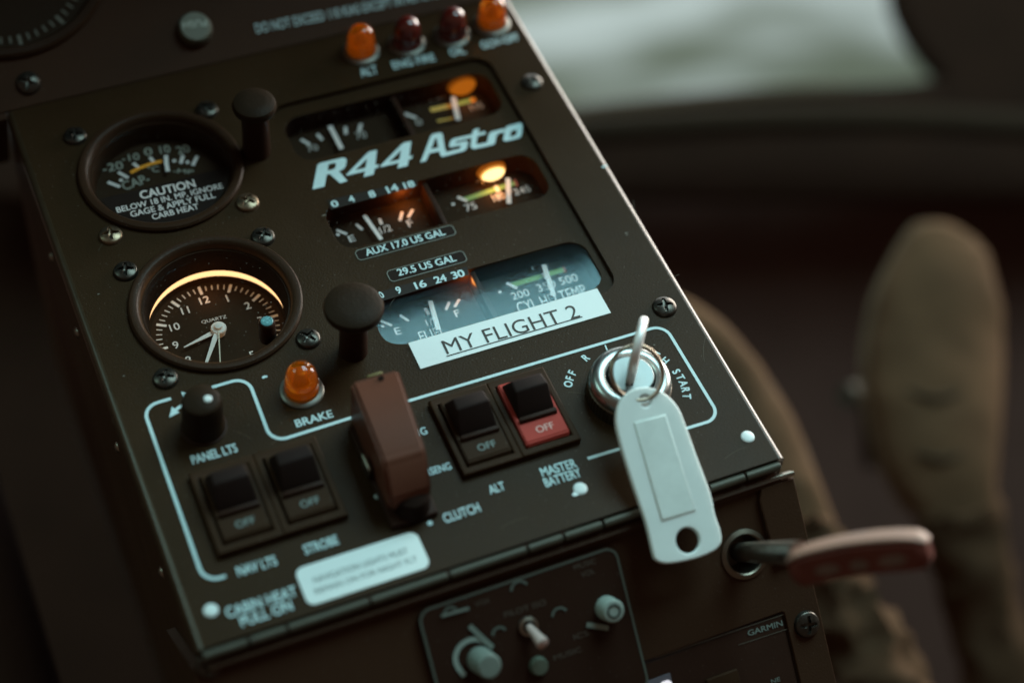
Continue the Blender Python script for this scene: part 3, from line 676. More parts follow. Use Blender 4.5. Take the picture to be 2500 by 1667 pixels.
# name label and navigation light label
lab, (lx, ly) = rsticker('name_label', 'D', ((868, 1437), (2225, 1043), (2330, 1222), (962, 1616)), 0, 0.0, PAPER, 'white paper label printed MY FLIGHT 2 below the gauge windows', [('MY FLIGHT 2', 'D', (1150, 1513), (2110, 1245), (1105, 1420), .0)], BLACKINK, h=.00025)
bm = bmesh.new(); strip(bm, [at('D', 1147, 1532) - Vector((lx, ly, 0)), at('D', 2122, 1248) - Vector((lx, ly, 0))], .00042, .00033); mk('underline', bm, BLACKINK, lab, smooth=False)
rsticker('notice_label', 'G', ((1240, 560), (2105, 275), (2205, 530), (1325, 838)), .0026, 0.0, PAPER, 'white rounded label with NAVIGATION LIGHTS notice at the bottom edge', [('NAVIGATION LIGHTS MUST', 'G', (1375, 655), (2052, 438), (1360, 615), .008), ('REMAIN ON FOR NIGHT FLT', 'G', (1385, 735), (2118, 495), (1370, 697), .008)], mat('grey_print', (.22, .27, .27), .6), h=.0003)

# ================================================================== WARNING LIGHTS
def warning_light(u, v, label, lens, amber=True, s=1.0, pl='C', flange=FLANGE):
    r = thing('warning_light', label, 'warning light', (u, v, 0), pl, 'dome warning lights on the console')
    bm = bmesh.new(); lathe(bm, [(.0070 * s, 0), (.0070 * s, .0005), (.0066 * s, .0009), (.0054 * s, .0011), (.0050 * s, .0011), (.0050 * s, 0)], 48); mk('flange', bm, flange, r)
    bm = bmesh.new(); H = .0128 * s; R0 = .0055 * s; R1 = .0047 * s
    prof = [(R0, .0009), (R0, .0030 * s), (R0 - .0003, .0034 * s), (R0 - .0003, .0040 * s), (R0 - .0001, .0044 * s), (R1 + .0001, H - .0046 * s)]
    prof += [(R1 * math.cos(t), H - .0044 * s + .0044 * s * math.sin(t)) for t in [math.radians(90 * i / 8) for i in range(9)]]
    prof[-1] = (0, prof[-1][1]); lathe(bm, prof, 48); mk('lens', bm, lens, r)
    bm = bmesh.new(); lathe(bm, [(.0044 * s, .0012), (.0044 * s, .0048 * s), (.0020 * s, .0055 * s), (.0017 * s, .0085 * s), (.0011 * s, .0095 * s), (0, .0098 * s)], 32); mk('bulb', bm, AMBERB if amber else DARK, r)
    return r
warning_light(.0146, -.0423, 'glowing amber dome light above the BRAKE lettering', AMBER)
for (x, y), lab, am in (((945, 430), 'blurred amber dome light above ALT in the top row', True), ((1320, 365), 'dark red unlit dome light above ENG FIRE', False), ((1690, 292), 'dark red unlit dome light above OIL', False), ((2015, 200), 'amber dome light at the top right corner above GOV-OFF', True)):
    p = at('B', x, y, .0); warning_light(p.x, p.y, lab, AMBER if am else REDLENS, am, .98)

# ================================================================== KNOBS
p = at('D', 478, 1490, 0)
kn = thing('push_knob', 'large flat topped dark push knob covering the left of the lowest window', 'knob', (p.x, p.y, 0))
bm = bmesh.new(); lathe(bm, [(.0046, 0), (.0044, .018), (.0060, .0195)], 40); mk('stem', bm, BLACKP, kn)
bm = bmesh.new(); lathe(bm, [(.0040, .0192), (.0080, .0198), (.0092, .0210), (.0095, .0224), (.0091, .0236), (.0078, .0243), (.0040, .0247), (0, .0248)], 56); mk('cap', bm, KNOB, kn)
p = at('A', 2105, 1245, 0)
kn = thing('push_knob', 'slim dark push knob with slanted cap right of the temperature gauge', 'knob', (p.x, p.y, 0))
bm = bmesh.new(); lathe(bm, [(.0048, 0), (.0046, .019), (.0050, .0200)], 40); mk('stem', bm, BLACKP, kn)
bm = bmesh.new(); lathe(bm, [(.0040, .0196), (.0060, .0200), (.0072, .0212), (.0075, .0226), (.0070, .0240), (.0056, .0247), (.003, .0250), (0, .0250)], 48); mk('cap', bm, KNOB, kn)
p = at('E', 582, 505, 0)
kn = thing('dimmer_knob', 'small ribbed black dimmer knob with a white dot above PANEL LTS', 'knob', (p.x, p.y, 0))
bm = bmesh.new(); lathe(bm, [(.0066, .0006), (.0066, .0020), (.0062, .0028), (.0060, .0125), (.0056, .0142), (.0046, .0150), (0, .0152)], 64)
for v in bm.verts:
    r = math.hypot(v.co.x, v.co.y)
    if r > .0055 and .0025 < v.co.z < .013:
        k = 1 + .03 * (1 if int(math.atan2(v.co.y, v.co.x) / (2 * math.pi) * 64 + 64.5) % 2 else -1); v.co.x *= k; v.co.y *= k
mk('knob_body', bm, KNOB, kn)
q = at('E', 610, 303, .0153); bm = bmesh.new(); lathe(bm, [(0, .0157), (.0010, .0156), (.0013, .0153), (.0013, .0148)], 24, (q.x - p.x, q.y - p.y)); mk('index_dot', bm, PAPER, kn)
bm = bmesh.new(); lathe(bm, [(.0072, 0), (.0072, .0005), (.0064, .0007)], 40); mk('washer', bm, BLACKP, kn)

# ================================================================== ROCKER SWITCHES
def rocker(u0, u1, v0, v1, label, base, off_ink, frame_m=None):
    cx, cy = (u0 + u1) / 2, (v0 + v1) / 2; w, h = (u1 - u0) / 2, (v1 - v0) / 2
    r = thing('rocker_switch', label, 'switch', (cx, cy, 0), 'C', 'rocker switches in a double housing')
    ww, hh = .0078, .0124; ox = .0003
    me = fill2d([[(-w, -h), (w, -h), (w, h), (-w, h)], [(-ww, -hh), (-ww, hh), (ww, hh), (ww, -hh)]], 0, .0026, .0005); link('bezel', me, frame_m or BLKSW, r)
    bm = bmesh.new()
    # rocker body: lower half pressed flat, upper half lifting
    t = bmesh.new()
    x0, x1 = -ww + .0005, ww - .0005
    sec = [(-hh + .0004, -.001), (-hh + .0004, .0028), (-hh + .0012, .0036), (-.0032, .0036), (.0105, .0042), (hh - .0004, .0040), (hh - .0004, -.001)]
    A = [t.verts.new((x0, y, z)) for y, z in sec]; B = [t.verts.new((x1, y, z)) for y, z in sec]
    for i in range(len(sec)): j = (i + 1) % len(sec); t.faces.new((A[i], A[j], B[j], B[i]))
    t.faces.new(A[::-1]); t.faces.new(B)
    bmesh.ops.recalc_face_normals(t, faces=t.faces); bmesh.ops.bevel(t, geom=list(t.edges), offset=.0004, segments=2, affect='EDGES'); join(bm, t)
    mk('rocker', bm, base, r)
    bm = bmesh.new()
    x0, x1 = -.0063, .0063
    b0, b1 = -.0027, .0112
    hexa(bm, [(x0, b0, .0034), (x1, b0, .0034), (x1, b1, .0038), (x0, b1, .0038), (x0 + .0008, .0030, .0112), (x1 - .0008, .0030, .0112), (x1 - .0012, .0075, .0108), (x0 + .0012, .0075, .0108)], .0006)
    mk('paddle', bm, mat('paddle_black', (.013, .0065, .0050), .7, spec=.15) if 'paddle_black' not in MATS else MATS['paddle_black'], r)
    bm = bmesh.new(); hexa(bm, [(x0, b0 - .0016, .0034), (x1, b0 - .0016, .0034), (x1, b0 + .0001, .0034), (x0, b0 + .0001, .0034), (x0, b0 - .0012, .0050), (x1, b0 - .0012, .0050), (x1, b0 + .0001, .0052), (x0, b0 + .0001, .0052)], .0002)
    mk('paddle_lip', bm, BLACKP, r)
    bm = bmesh.new(); text_uv(bm, 'OFF', .0004, -.0078, .0024, .0037, 0, .010, .98); mk('lettering', bm, off_ink, r, smooth=False)
    return r
OFFI = mat('off_ink', (.16, .21, .20), .6); OFFR = mat('off_ink_red', (.62, .36, .32), .6)
BLKSW = mat('black_switch', (.034, .0180, .0095), .45, bump=.1, dust=.15, spec=.05)
rocker(-.0277, -.0077, -.0914, -.0612, 'black rocker switch over the NAV LTS lettering, left of its pair', BLKSW, OFFI)
rocker(-.0077, .0123, -.0914, -.0612, 'black rocker switch over the STROBE lettering', BLKSW, OFFI)
rocker(.0498, .0694, -.0907, -.0610, 'black rocker switch over the ALT lettering, left of the red one', BLKSW, OFFI)
rocker(.0694, .0890, -.0907, -.0610, 'red rocker switch with black paddle over MASTER BATTERY', REDSW, OFFR)

# clutch switch with its guard ------------------------------------
g = thing('guarded_switch', 'clutch toggle switch under a worn brown red flip guard', 'switch', (0, 0, 0))
h0 = .0205
TLp, TRp = at('N', 108, 240, h0), at('N', 475, 140, h0); RLp, RRp = at('N', 345, 815, h0), at('N', 650, 765, h0)
ELp, ERp = at('N', 415, 1178, .010), at('N', 738, 1085, .010)
v_t = (TLp.y + TRp.y) / 2; v_r = (RLp.y + RRp.y) / 2; v_e = (ELp.y + ERp.y) / 2
def gp(v, side):   # half width line, tapering towards the nose
    f = (v - v_t) / (v_e - v_t)
    l = TLp.x + (ELp.x - TLp.x) * f; r_ = TRp.x + (ERp.x - TRp.x) * f
    return l if side < 0 else r_
bm = bmesh.new()
sec = [(v_t, .0005), (v_t, h0 - .0008), (v_t - .002, h0), (v_r, h0), (v_r - .003, h0 - .0012), (v_e, .0105), (v_e + .0005, .004), (v_e + .006, .0025), (v_t - .006, .0005)]
t = bmesh.new()
A = [t.verts.new((gp(v, -1), v, n)) for v, n in sec]; B = [t.verts.new((gp(v, 1), v, n)) for v, n in sec]
for i in range(len(sec)): j = (i + 1) % len(sec); t.faces.new((A[i], A[j], B[j], B[i]))
t.faces.new(A[::-1]); t.faces.new(B); bmesh.ops.recalc_face_normals(t, faces=t.faces)
bmesh.ops.bevel(t, geom=list(t.edges), offset=.0011, segments=3, affect='EDGES'); join(bm, t)
mk('guard', bm, GUARD, g)
bm = bmesh.new(); uc = (gp(v_e, -1) + gp(v_e, 1)) / 2
lathe(bm, [(.0056, 0), (.0054, .0060), (.0046, .0082), (.0020, .0094), (0, .0095)], 32, (uc + .0010, v_e + .0015)); mk('toggle_tip', bm, DARK, g)
bm = bmesh.new(); box(bm, uc - .0072, uc + .0078, v_e - .0035, v_t - .004, 0, .0022, .0006); mk('switch_base', bm, BLACKP, g)
bm = bmesh.new(); q = at('N', 305, 190, h0 - .003); lathe(bm, [(0, 0), (.0009, 0), (.0010, -.0008)], 16, (q.x, q.y)); bmesh.ops.translate(bm, vec=(0, -.0045, h0 + .0003), verts=bm.verts); mk('pin_hole', bm, DARK, g)
bm = bmesh.new(); q = at('N', 245, 905, .004); box(bm, q.x - .0013, q.x + .0003, q.y - .0035, q.y + .003, .002, .0075, .0006); mk('spring_clip', bm, STEEL, g)
bm = bmesh.new(); box(bm, (TLp.x + TRp.x) / 2 - .0022, (TLp.x + TRp.x) / 2 + .0028, v_t - .0002, v_t + .0007, h0 - .007, h0 - .001, .0003); mk('hinge_spring', bm, mat('brass', (.16, .13, .05), .5, metal=.5), g)
for c, x, y in (('N', 720, 1338), ('N', 312, 1135)):
    q = at(c, x, y); bm = bmesh.new(); poly(bm, circ(q.x, q.y, .0008, 16), Z); mk('printed_label', bm, INK, con, smooth=False)

# ================================================================== IGNITION LOCK, KEY, RING AND TAG
lk = thing('ignition_lock', 'round chrome ignition lock with knurled collar at the right', 'lock', (LC.x, LC.y, 0))
bm = bmesh.new(); lathe(bm, [(.0134, 0), (.0134, .0060), (.0128, .0066)], 120)
for v in bm.verts:
    if v.co.z < .0062:
        i = round(math.atan2(v.co.y, v.co.x) / (2 * math.pi) * 120); k = 1 + (.010 if i % 2 else -.012); v.co.x *= k; v.co.y *= k
mk('collar', bm, KNURL, lk)
bm = bmesh.new(); lathe(bm, [(.0131, .0062), (.0130, .0080), (.0124, .0096), (.0112, .0104), (.0096, .0106), (.0084, .0104), (.0078, .0098), (.0077, .0070)], 96); mk('cap', bm, CHROME, lk)
sdir = Vector((.60, .80)).normalized(); pdir = Vector((-sdir.y, sdir.x))
me = fill2d([circ(0, 0, .0072, 64), [tuple(sdir * a + pdir * b) for a, b in ((-.0042, -.0009), (.0042, -.0009), (.0042, .0009), (-.0042, .0009))]], .0060, .0110, .0004); link('cylinder', me, mat('lock_face', (.17, .19, .187), .4, metal=1, var=.25, vscale=300), lk)
bm = bmesh.new(); lathe(bm, [(0, .0070), (.0078, .0070)], 40); mk('keyway', bm, DARK, lk)
# key: lies in the plane of the slot and the lock axis
key = thing('key', 'silver key standing edge on in the ignition lock', 'key', (LC.x, LC.y, 0))
km = Matrix(((sdir.x, 0, pdir.x, 0), (sdir.y, 0, pdir.y, 0), (0, 1, 0, 0), (0, 0, 0, 1)))
kb_ = .0262
bow = [(.0092 * math.cos(t) * 1.0, kb_ + .0088 * math.sin(t)) for t in [math.radians(-62 + 304 * i / 40) for i in range(41)]]
bow = [p for p in bow] + [(-.0036, .0130), (-.0036, .0062), (.0036, .0062), (.0036, .0130)]
me = fill2d([bow, circ(0, kb_ + .0025, .0024, 24)], -.0014, .0014, .0011); bm = bmesh.new(); addmesh(bm, me, 0, km); mk('key_body', bm, mat('key_metal', (.80, .80, .78), .5, metal=.6, var=.1, vscale=300), key)
# ring
PT = at('M', 925, 560, .0262); tx = at('M', 1130, 1330, .0185)
rc = (PT + tx) / 2; ax1 = (PT - tx); RR = ax1.length / 2; ax1.normalize(); ax2 = Vector((1, 0.02, .10)); ax2 = (ax2 - ax1 * ax2.dot(ax1)).normalized(); axn = ax1.cross(ax2).normalized()
rg = thing('key_ring', 'double wound steel split ring through the key', 'key ring', rc)
bm = bmesh.new(); pts = []
for i in range(97):
    a = 2 * math.pi * 2 * i / 96; pts.append((ax1 * math.cos(a) + ax2 * math.sin(a) * .93) * RR + axn * (.0022 * (i / 96 - .5)))
tube(bm, pts, .00062, 10); mk('wire', bm, mat('ring_steel', (.30, .24, .18), .3, metal=1, var=.2), rg)
# tag
T0 = at('M', 1130, 1345, .0180); T1 = at('I', 212, 605, -.004)
ty = (T0 - T1).normalized(); txv = Vector((1, 0, 0)); txv = (txv - ty * txv.dot(ty)).normalized(); tz = txv.cross(ty)
TM = Matrix((txv, ty, tz)).transposed().to_4x4(); TM.translation = T0
def tg(c, x, y): p = at(c, x, y, 0, TM); return (p.x, p.y)
tagt = thing('key_tag', 'pale translucent plastic key tag hanging from the split ring', 'key tag', pl=TM)
TAGT = [('F', 1690, 572), ('F', 1600, 590), ('F', 1530, 640), ('F', 1490, 710), ('F', 1476, 790), ('F', 1483, 880), ('F', 1530, 1060), ('F', 1612, 1320), ('F', 1690, 1550), ('I', -20, 700), ('I', -2, 735), ('I', 40, 757), ('I', 110, 758), ('I', 260, 728), ('I', 380, 680), ('I', 425, 640), ('I', 440, 600), ('I', 430, 530), ('I', 395, 430), ('F', 2150, 1330), ('F', 2050, 1060), ('F', 1960, 810), ('F', 1925, 730), ('F', 1870, 660), ('F', 1790, 600)]
LTP = [tg(*q) for q in TAGT]
hole2 = tg('I', 212, 605)
LTP = [tuple(p[:2]) for p in smooth_path([(*p, 0) for p in LTP + LTP[:1]], 4)][:-1]
me = fill2d([LTP, circ(0, 0, .0019, 24), circ(hole2[0], hole2[1], .0039, 32)], -.0012, .0012, .0005); link('body', me, TAG, tagt)
wl = [tg('F', 1598, 830), tg('F', 1828, 768), tg('I', 264, 405), tg('I', 30, 478)]
me = fill2d([wl], .0008, .00145, .0006); link('name_slip', me, TAGP, tagt)

# ================================================================== UPPER INSTRUMENT PANEL
up = thing('upper_instrument_panel', 'dark blurred upper panel above the bend with a long speed placard', 'instrument panel', pl='U')
g1 = (-.030, .0585); g2 = (.054, .066)
me = fill2d([[(-.16, .0004), (UR, .0004), (UR, .16), (-.16, .16)], circ(*g1, .0365, 64), circ(*g2, .0365, 64)], -.0015, 0); link('face_plate', me, PANEL2, up)
bm = bmesh.new(); box(bm, -.16, UL - .0002, -.0022, .0002, -.05, -.0004); mk('lower_edge', bm, PANEL2, up)
bm = bmesh.new(); lettering(bm, 'DO NOT EXCEED 110 KIAS EXCEPT IN AUTOROTATION', 'B', (90, 277), (1850, -72), (76, 200), Z, 'U', .012); mk('placard_lettering', bm, INK, up, smooth=False)
bm = bmesh.new(); HT_ = PL['U'].inverted()
hexa(bm, [HT_ @ Vector(p) for p in ((-.22, .235, .060), (.30, .235, .060), (.30, .255, .070), (-.22, .255, .070), (-.22, .139, .225), (.30, .139, .225), (.30, .154, .232), (-.22, .154, .232))], .002); mk('unseen_shade_hood', bm, CARPET, up)  # unseen hood, added to shade this panel and cut reflections in the windows
def big_gauge(c, label, ticks):
    r = thing('flight_gauge', label, 'gauge', (*c, 0), 'U', 'round flight gauges on the upper panel')
    bm = bmesh.new(); lathe(bm, [(.0405, 0), (.0405, .0016), (.0395, .0024), (.0372, .0022), (.0362, .0008), (.0350, -.003), (.0345, -.008)], 96); mk('bezel', bm, BEZEL, r)
    dialdisc(r, .036, -.008)
    bm = bmesh.new()
    for i in ticks:
        a = math.radians(i * 6); big = i % 5 == 0
        strip(bm, [(.0292 * math.cos(a), .0292 * math.sin(a)), ((.0330 if big else .0318) * math.cos(a), (.0330 if big else .0318) * math.sin(a))], .0011 if big else .0006, -.0078)
    mk('dial_marks', bm, mat('faint_marks', (.22, .23, .19), .6), r, smooth=False)
    bm = bmesh.new(); lathe(bm, [(0, -.0012), (.0362, -.0012)], 64); mk('glass', bm, GLASS, r, recalc=False)
big_gauge(g1, 'large dark flight gauge cut off at the top left corner', range(36, 56))
big_gauge(g2, 'large dark flight gauge at the top edge above the placard', range(40, 44))
p = at('A', 1600, 222, .004, 'U')
kn = thing('adjusting_knob', 'grey round knob engraved PUSH upside down on the upper panel', 'knob', (p.x, p.y, 0), 'U')
bm = bmesh.new(); lathe(bm, [(.0064, 0), (.0064, .0020), (.0060, .0026), (.0056, .0024)], 48); mk('surround', bm, STEEL, kn)
bm = bmesh.new(); lathe(bm, [(.0055, 0), (.0055, .0040), (.0051, .0045), (0, .0046)], 48); mk('cap', bm, mat('knob_grey', (.13, .145, .11), .5), kn)
bm = bmesh.new(); text_uv(bm, 'PUSH', 0, .0008, .0025, .0048, math.pi - .12, .0, 1.05); mk('lettering', bm, mat('knob_ink', (.55, .66, .58), .5), kn, smooth=False)
screw('T', 65, 190, 'dim screw at the left end of the upper panel', r=.0043, pl='U', group='screws on the upper panel')

# ================================================================== LOWER AVIONICS PANEL
lp = thing('lower_avionics_panel', 'dark lower panel dropping away steeply below the console hinge', 'instrument panel', pl='L')
HOLE = at('I', 600, 695, 0, 'L')
AP = (.0216, .0868, -.052, -.0052)                    # audio panel cut
RAD = (-.030, .1368, -.130, -.0438)
me = fill2d([[(UL - .002, -.14), (.1488, -.14), (.1488, -.0012), (UL - .002, -.0012)], rrect(RAD[0], RAD[1], RAD[2], RAD[3], .001), circ(HOLE.x, HOLE.y, .0062, 32)], -.0016, 0, .0003); link('face_plate', me, PANEL2, lp)
bm = bmesh.new(); box(bm, .1460, .1486, -.14, -.002, -.06, -.0018); mk('side_wall', bm, PANEL2, lp)
bm = bmesh.new(); box(bm, UL - .0018, UL + .001, -.14, -.002, -.06, -.0018); mk('side_wall', bm, PANEL2, lp)
bm = bmesh.new(); lathe(bm, [(.0080, 0), (.0080, .0006), (.0066, .0012), (.0061, .0008), (.0060, -.012), (0, -.012)], 40, (HOLE.x, HOLE.y)); mk('grommet', bm, KNURL, lp)
bm = bmesh.new()
q0 = at('I', 740, 300, .002, 'L'); q1 = at('I', 900, 160, .002, 'L')
me = fill2d([[(q0.x - .0005, -.0030), (q0.x - .0022, -.0065), (q0.x - .0016, -.0285), (.1496, -.0290), (.1496, -.0030)]], 0.0002, .0022, .0005); link('corner_bracket', me, PANEL2, lp)
bm = bmesh.new(); hexa(bm, [(.1385, -.0026, .0008), (.1490, -.0026, .0008), (.1490, -.0006, .0008), (.1385, -.0006, .0008), (.1400, -.0024, .0022), (.1495, -.0020, .0036), (.1495, -.0008, .0036), (.1400, -.0008, .0022)], .0002); mk('bent_tab', bm, STEEL, lp)
q = at('I', 700, 200, .001, 'L'); bm = screw_bm(.0020, .0012, .3); bmesh.ops.translate(bm, vec=(q.x, q.y, 0), verts=bm.verts); mk('bracket_screw', bm, CHROME, lp)
screw('I', 1030, 1172, 'shiny dark screw beside the radio at the bottom right', r=.0044, pl='L', group='screws on the lower panel', rot=.2, m=SCREWM)
screw('T', 482, 1528, 'blurred screw at the bottom left under the hinge end', r=.0040, pl='L', group='screws on the lower panel', m=SCREWM)
# audio panel
au = thing('audio_panel', 'black audio panel with rotary knobs and a pale toggle switch', 'audio panel', pl='L')
bm = bmesh.new(); addmesh(bm, fill2d([rrect(*AP, .0040)], .0001, .0020, .0006)); mk('faceplate', bm, BLACKP, au)
bm = bmesh.new(); strip(bm, rrect(AP[0] + .0005, AP[1] - .0005, AP[2] + .0005, AP[3] - .0005, .0036), .0007, .00215, True); mk('edge_line', bm, mat('faint_edge', (.075, .09, .075), .5), au, smooth=False)
nA = .0020
def aknob(c, x, y, r, h, ptr, m_cap, name='rotary_knob', skirt=True):
    p = at(c, x, y, nA + h, 'L'); bm = bmesh.new()
    lathe(bm, [(r, nA), (r * .96, nA + h - .0008), (r * .8, nA + h), (0, nA + h + .0001)], 40, (p.x, p.y)); k = mk(name, bm, m_cap, au)
    if ptr:
        a = at(c, *ptr[0], nA + .0006, 'L'); b = at(c, *ptr[1], nA + .0006, 'L'); bm = bmesh.new(); strip(bm, [a, b], .0016, nA + .0006); mk('pointer', bm, GREYCAP, k, smooth=False)
    return p
GREYL2 = mat('pale_ring', (.24, .30, .27), .5)
p = aknob('H', 825, 1265, .0040, .010, ((660, 930), (850, 1110)), GREYCAP)
ac = at('H', 640, 1190, nA + .0003, 'L'); bm = bmesh.new(); strip(bm, smooth_path([(at('H', *q, nA + .0003, 'L')) for q in ((620, 1340), (560, 1260), (545, 1180), (580, 1100), (650, 1050), (730, 1040), (800, 1070))], 5), .0016, nA + .0003); mk('knob_scale', bm, GREYL2, au, smooth=False)
p = aknob('H', 1843, 812, .0038, .006, ((1620, 920), (1800, 950)), GREYL2)
bm = bmesh.new(); lathe(bm, [(.0007, nA + .0063), (.0020, nA + .0063)], 24, (p.x, p.y), a0=.2, a1=3.6, seg=20) if False else lathe(bm, [(.0016, nA + .00625), (.0022, nA + .00625)], 24, (p.x, p.y)); mk('knob_groove', bm, KNOB, au)
aknob('H', 1240, 1268, .0030, .002, None, mat('hex_nut', (.10, .125, .095), .45, metal=.4), 'jack_nut')
for x, y, r in ((1070, 635, .0027), (1400, 845, .0024), (905, 1000, .0022), (505, 830, .0020)):
    p = at('H', x, y, nA, 'L'); bm = bmesh.new(); n = 14
    strip(bm, [(p.x + r * math.cos(math.radians(20 + 150 * i / n)), p.y + r * math.sin(math.radians(20 + 150 * i / n))) for i in range(n + 1)], .0008, nA + .0003); mk('mount_ring', bm, mat('dim_ring', (.085, .105, .09), .5) if 'dim_ring' not in MATS else MATS['dim_ring'], au, smooth=False)
bm = bmesh.new(); strip(bm, [at('H', 430, 850, nA + .001, 'L'), at('H', 655, 785, nA + .001, 'L')], .0009, nA + .001); mk('small_lever', bm, GREYCAP, au, smooth=False)
b0 = at('H', 1145, 935, nA + .001, 'L'); b1 = at('H', 1270, 1085, nA + .008, 'L')
bm = bmesh.new(); lathe(bm, [(.0030, nA), (.0030, nA + .0012), (.0020, nA + .0016), (.0018, nA + .0004)], 32, (b0.x, b0.y)); mk('toggle_nut', bm, STEEL, au)
bm = bmesh.new(); d_ = b1 - b0; tube(bm, smooth_path([b0, b0 + d_ * .5, b0 + d_ * .85, b1], 4), [.0011 + .0009 * min(1, i / 8) if i < 11 else .0019 - .0007 * (i - 10) for i in range(13)], 16); mk('toggle_bat', bm, mat('toggle_pink', (.46, .36, .33), .4), au)
bm = bmesh.new()
for t, bl, br, tl in (('MUSIC', (1520, 475), (1700, 415), (1510, 435)), ('VOL', (1580, 535), (1690, 498), (1568, 495)), ('PILOT ISO', (950, 865), (1290, 755), (940, 820)), ('MUSIC', (1355, 1215), (1580, 1140), (1345, 1175)), ('VOX', (710, 775), (830, 735), (700, 738)), ('ICS', (1520, 1045), (1640, 1005), (1510, 1005))):
    lettering(bm, t, 'H', bl, br, tl, nA + .0002, 'L', .0)
mk('lettering', bm, mat('audio_ink', (.075, .06, .045), .6), au, smooth=False)
# radio
ra = thing('radio', 'black avionics radio with GARMIN lettering and a lit display at the bottom edge', 'radio', pl='L')
nR = -.0008
bm = bmesh.new(); box(bm, RAD[0] + .0006, RAD[1] - .0006, RAD[2] + .0006, RAD[3] - .0009, -.012, nR, .0006); mk('front', bm, BLACKP, ra)
bm = bmesh.new(); lettering(bm, 'GARMIN', 'I', (628, 1250), (862, 1178), (617, 1215), nR + .0002, 'L', .016); lettering(bm, 'NE', 'I', (785, 1572), (845, 1552), (776, 1545), nR + .0002, 'L', .012); mk('lettering', bm, mat('radio_ink', (.15, .19, .17), .5), ra, smooth=False)
bm = bmesh.new(); strip(bm, [at('I', 0, 1395, nR + .0002, 'L'), at('I', 868, 1103, nR + .0002, 'L')], .0004, nR + .0002); strip(bm, [at('I', 560, 1310, nR + .0002, 'L'), at('I', 908, 1196, nR + .0002, 'L'), at('I', 998, 1560, nR + .0002, 'L')], .0003, nR + .0002); mk('edge_line', bm, mat('radio_edge', (.07, .065, .05), .5), ra, smooth=False)
s0 = at('H', 2075, 1350, nR, 'L'); s1 = at('H', 2290, 1318, nR, 'L')
bm = bmesh.new(); box(bm, s0.x - .012, s1.x + .0004, s1.y - .016, s1.y, nR, nR + .0004); mk('display', bm, mat('display_grey', (.14, .14, .17), .3), ra)
bm = bmesh.new(); text_uv(bm, '20', s1.x - .0042, s1.y - .0052, .0062, nR + .0006, 0, .05, 1.0); mk('display_digits', bm, SCREEN, ra, smooth=False)
bm = bmesh.new(); box(bm, at('I', 330, 1530, nR, 'L').x, at('I', 550, 1500, nR, 'L').x, s1.y - .02, at('I', 440, 1545, nR, 'L').y + .002, nR, nR + .0015, .0004); mk('push_button', bm, BLKSW, ra)
# red pull handle on its shaft
h_root = PL['L'] @ Vector((HOLE.x, HOLE.y, -.004))
ph = thing('pull_handle', 'worn red pull handle on a metal shaft at the lower right', 'handle', h_root)
ph_o = h_root
e1 = deep('I', 980, 690, .513)
bm = bmesh.new(); tube(bm, [Vector((0, 0, 0)), (e1 - ph_o) * .5, e1 - ph_o], [.0030, .0034, .0036], 20); mk('shaft', bm, STEEL, ph)
eL, eR_ = deep('I', 900, 760, .505), deep('I', 1850, 620, .487)
hx = (eR_ - eL).normalized(); hyc = (CAM_R.transposed() @ Vector((0, 1, 0))); hyc = (hyc - hx * hyc.dot(hx)).normalized(); hz = hx.cross(hyc)
tiltm = Matrix.Rotation(math.radians(22), 3, hx); hy = tiltm @ hyc; hz = tiltm @ hz
HM = Matrix((hx, hy, hz)).transposed().to_4x4(); HM.translation = (eL + eR_) / 2 - ph_o
Lh = (eR_ - eL).length
def grip(y0, y1, z0, z1, inset, nm, m):
    bm = bmesh.new(); n = 20; rows = []
    for i in range(n + 1):
        t = i / n * 2 - 1; e = (1 - abs(t) ** 7) ** .5 if abs(t) < 1 else 0
        x = t * (Lh / 2 * 1.03 - inset); arch = .0020 * (1 - t * t) - .001; k = .55 + .45 * e
        c = ((y0 + inset, z0), (y1 - inset, z0), (y1, z0 + inset), (y1, z1 - inset), (y1 - inset, z1), (y0 + inset, z1), (y0, z1 - inset), (y0, z0 + inset))
        rows.append([bm.verts.new(HM @ Vector((x, arch + y * k, z * k))) for y, z in c])
    for a, b in zip(rows[:-1], rows[1:]):
        for j in range(8): bm.faces.new((a[j], a[(j + 1) % 8], b[(j + 1) % 8], b[j]))
    bm.faces.new(rows[0][::-1]); bm.faces.new(rows[-1]); return mk(nm, bm, m, ph)
grip(-.0064, .0030, -.0036, .0036, .0009, 'grip', HANDLE)
grip(.00305, .0040, -.0034, .0034, .0004, 'highlight_top_edge', HANDLET)  # pale cap standing in for light caught along the grip top
bm = bmesh.new()
for x, s in ((-.0085, .0036), (.0006, .0026), (.0100, .0040)):
    pts = [HM @ Vector((x + s * math.cos(6.283 * i / 20), -.0018 + .0017 * math.sin(6.283 * i / 20), .00375)) for i in range(20)]
    bm.faces.new([bm.verts.new(p) for p in pts])
mk('worn_marking', bm, mat('handle_mark', (.12, .068, .05), .6, var=.6, vscale=500), ph, smooth=False)

# ================================================================== CABIN BEHIND THE CONSOLE
def slab(name, c_pts, depth, thick, m, holes=(), label=None, cat=None, kind=None, bev=0.004, group=None):
    """flat piece facing the viewer's side of the cabin, traced at its own distance, with real thickness"""
    o = deep('T', *c_pts[0], depth); fm = CAM_R.transposed().to_4x4(); fm.translation = o
    conv = lambda L: [tuple((fm.inverted() @ deep('T', *p, depth))[:2]) for p in L]
    me = fill2d([conv(c_pts)] + [conv(h) for h in holes], -thick, 0, bev); ob = link(name, me, m); put(ob, pl=fm)
    if label: tag(ob, label, cat, group)
    if kind: ob['kind'] = kind
    return ob
def arcpts(pts, k=5): return [tuple(p[:2]) for p in smooth_path([(*p, 0) for p in pts], k)]
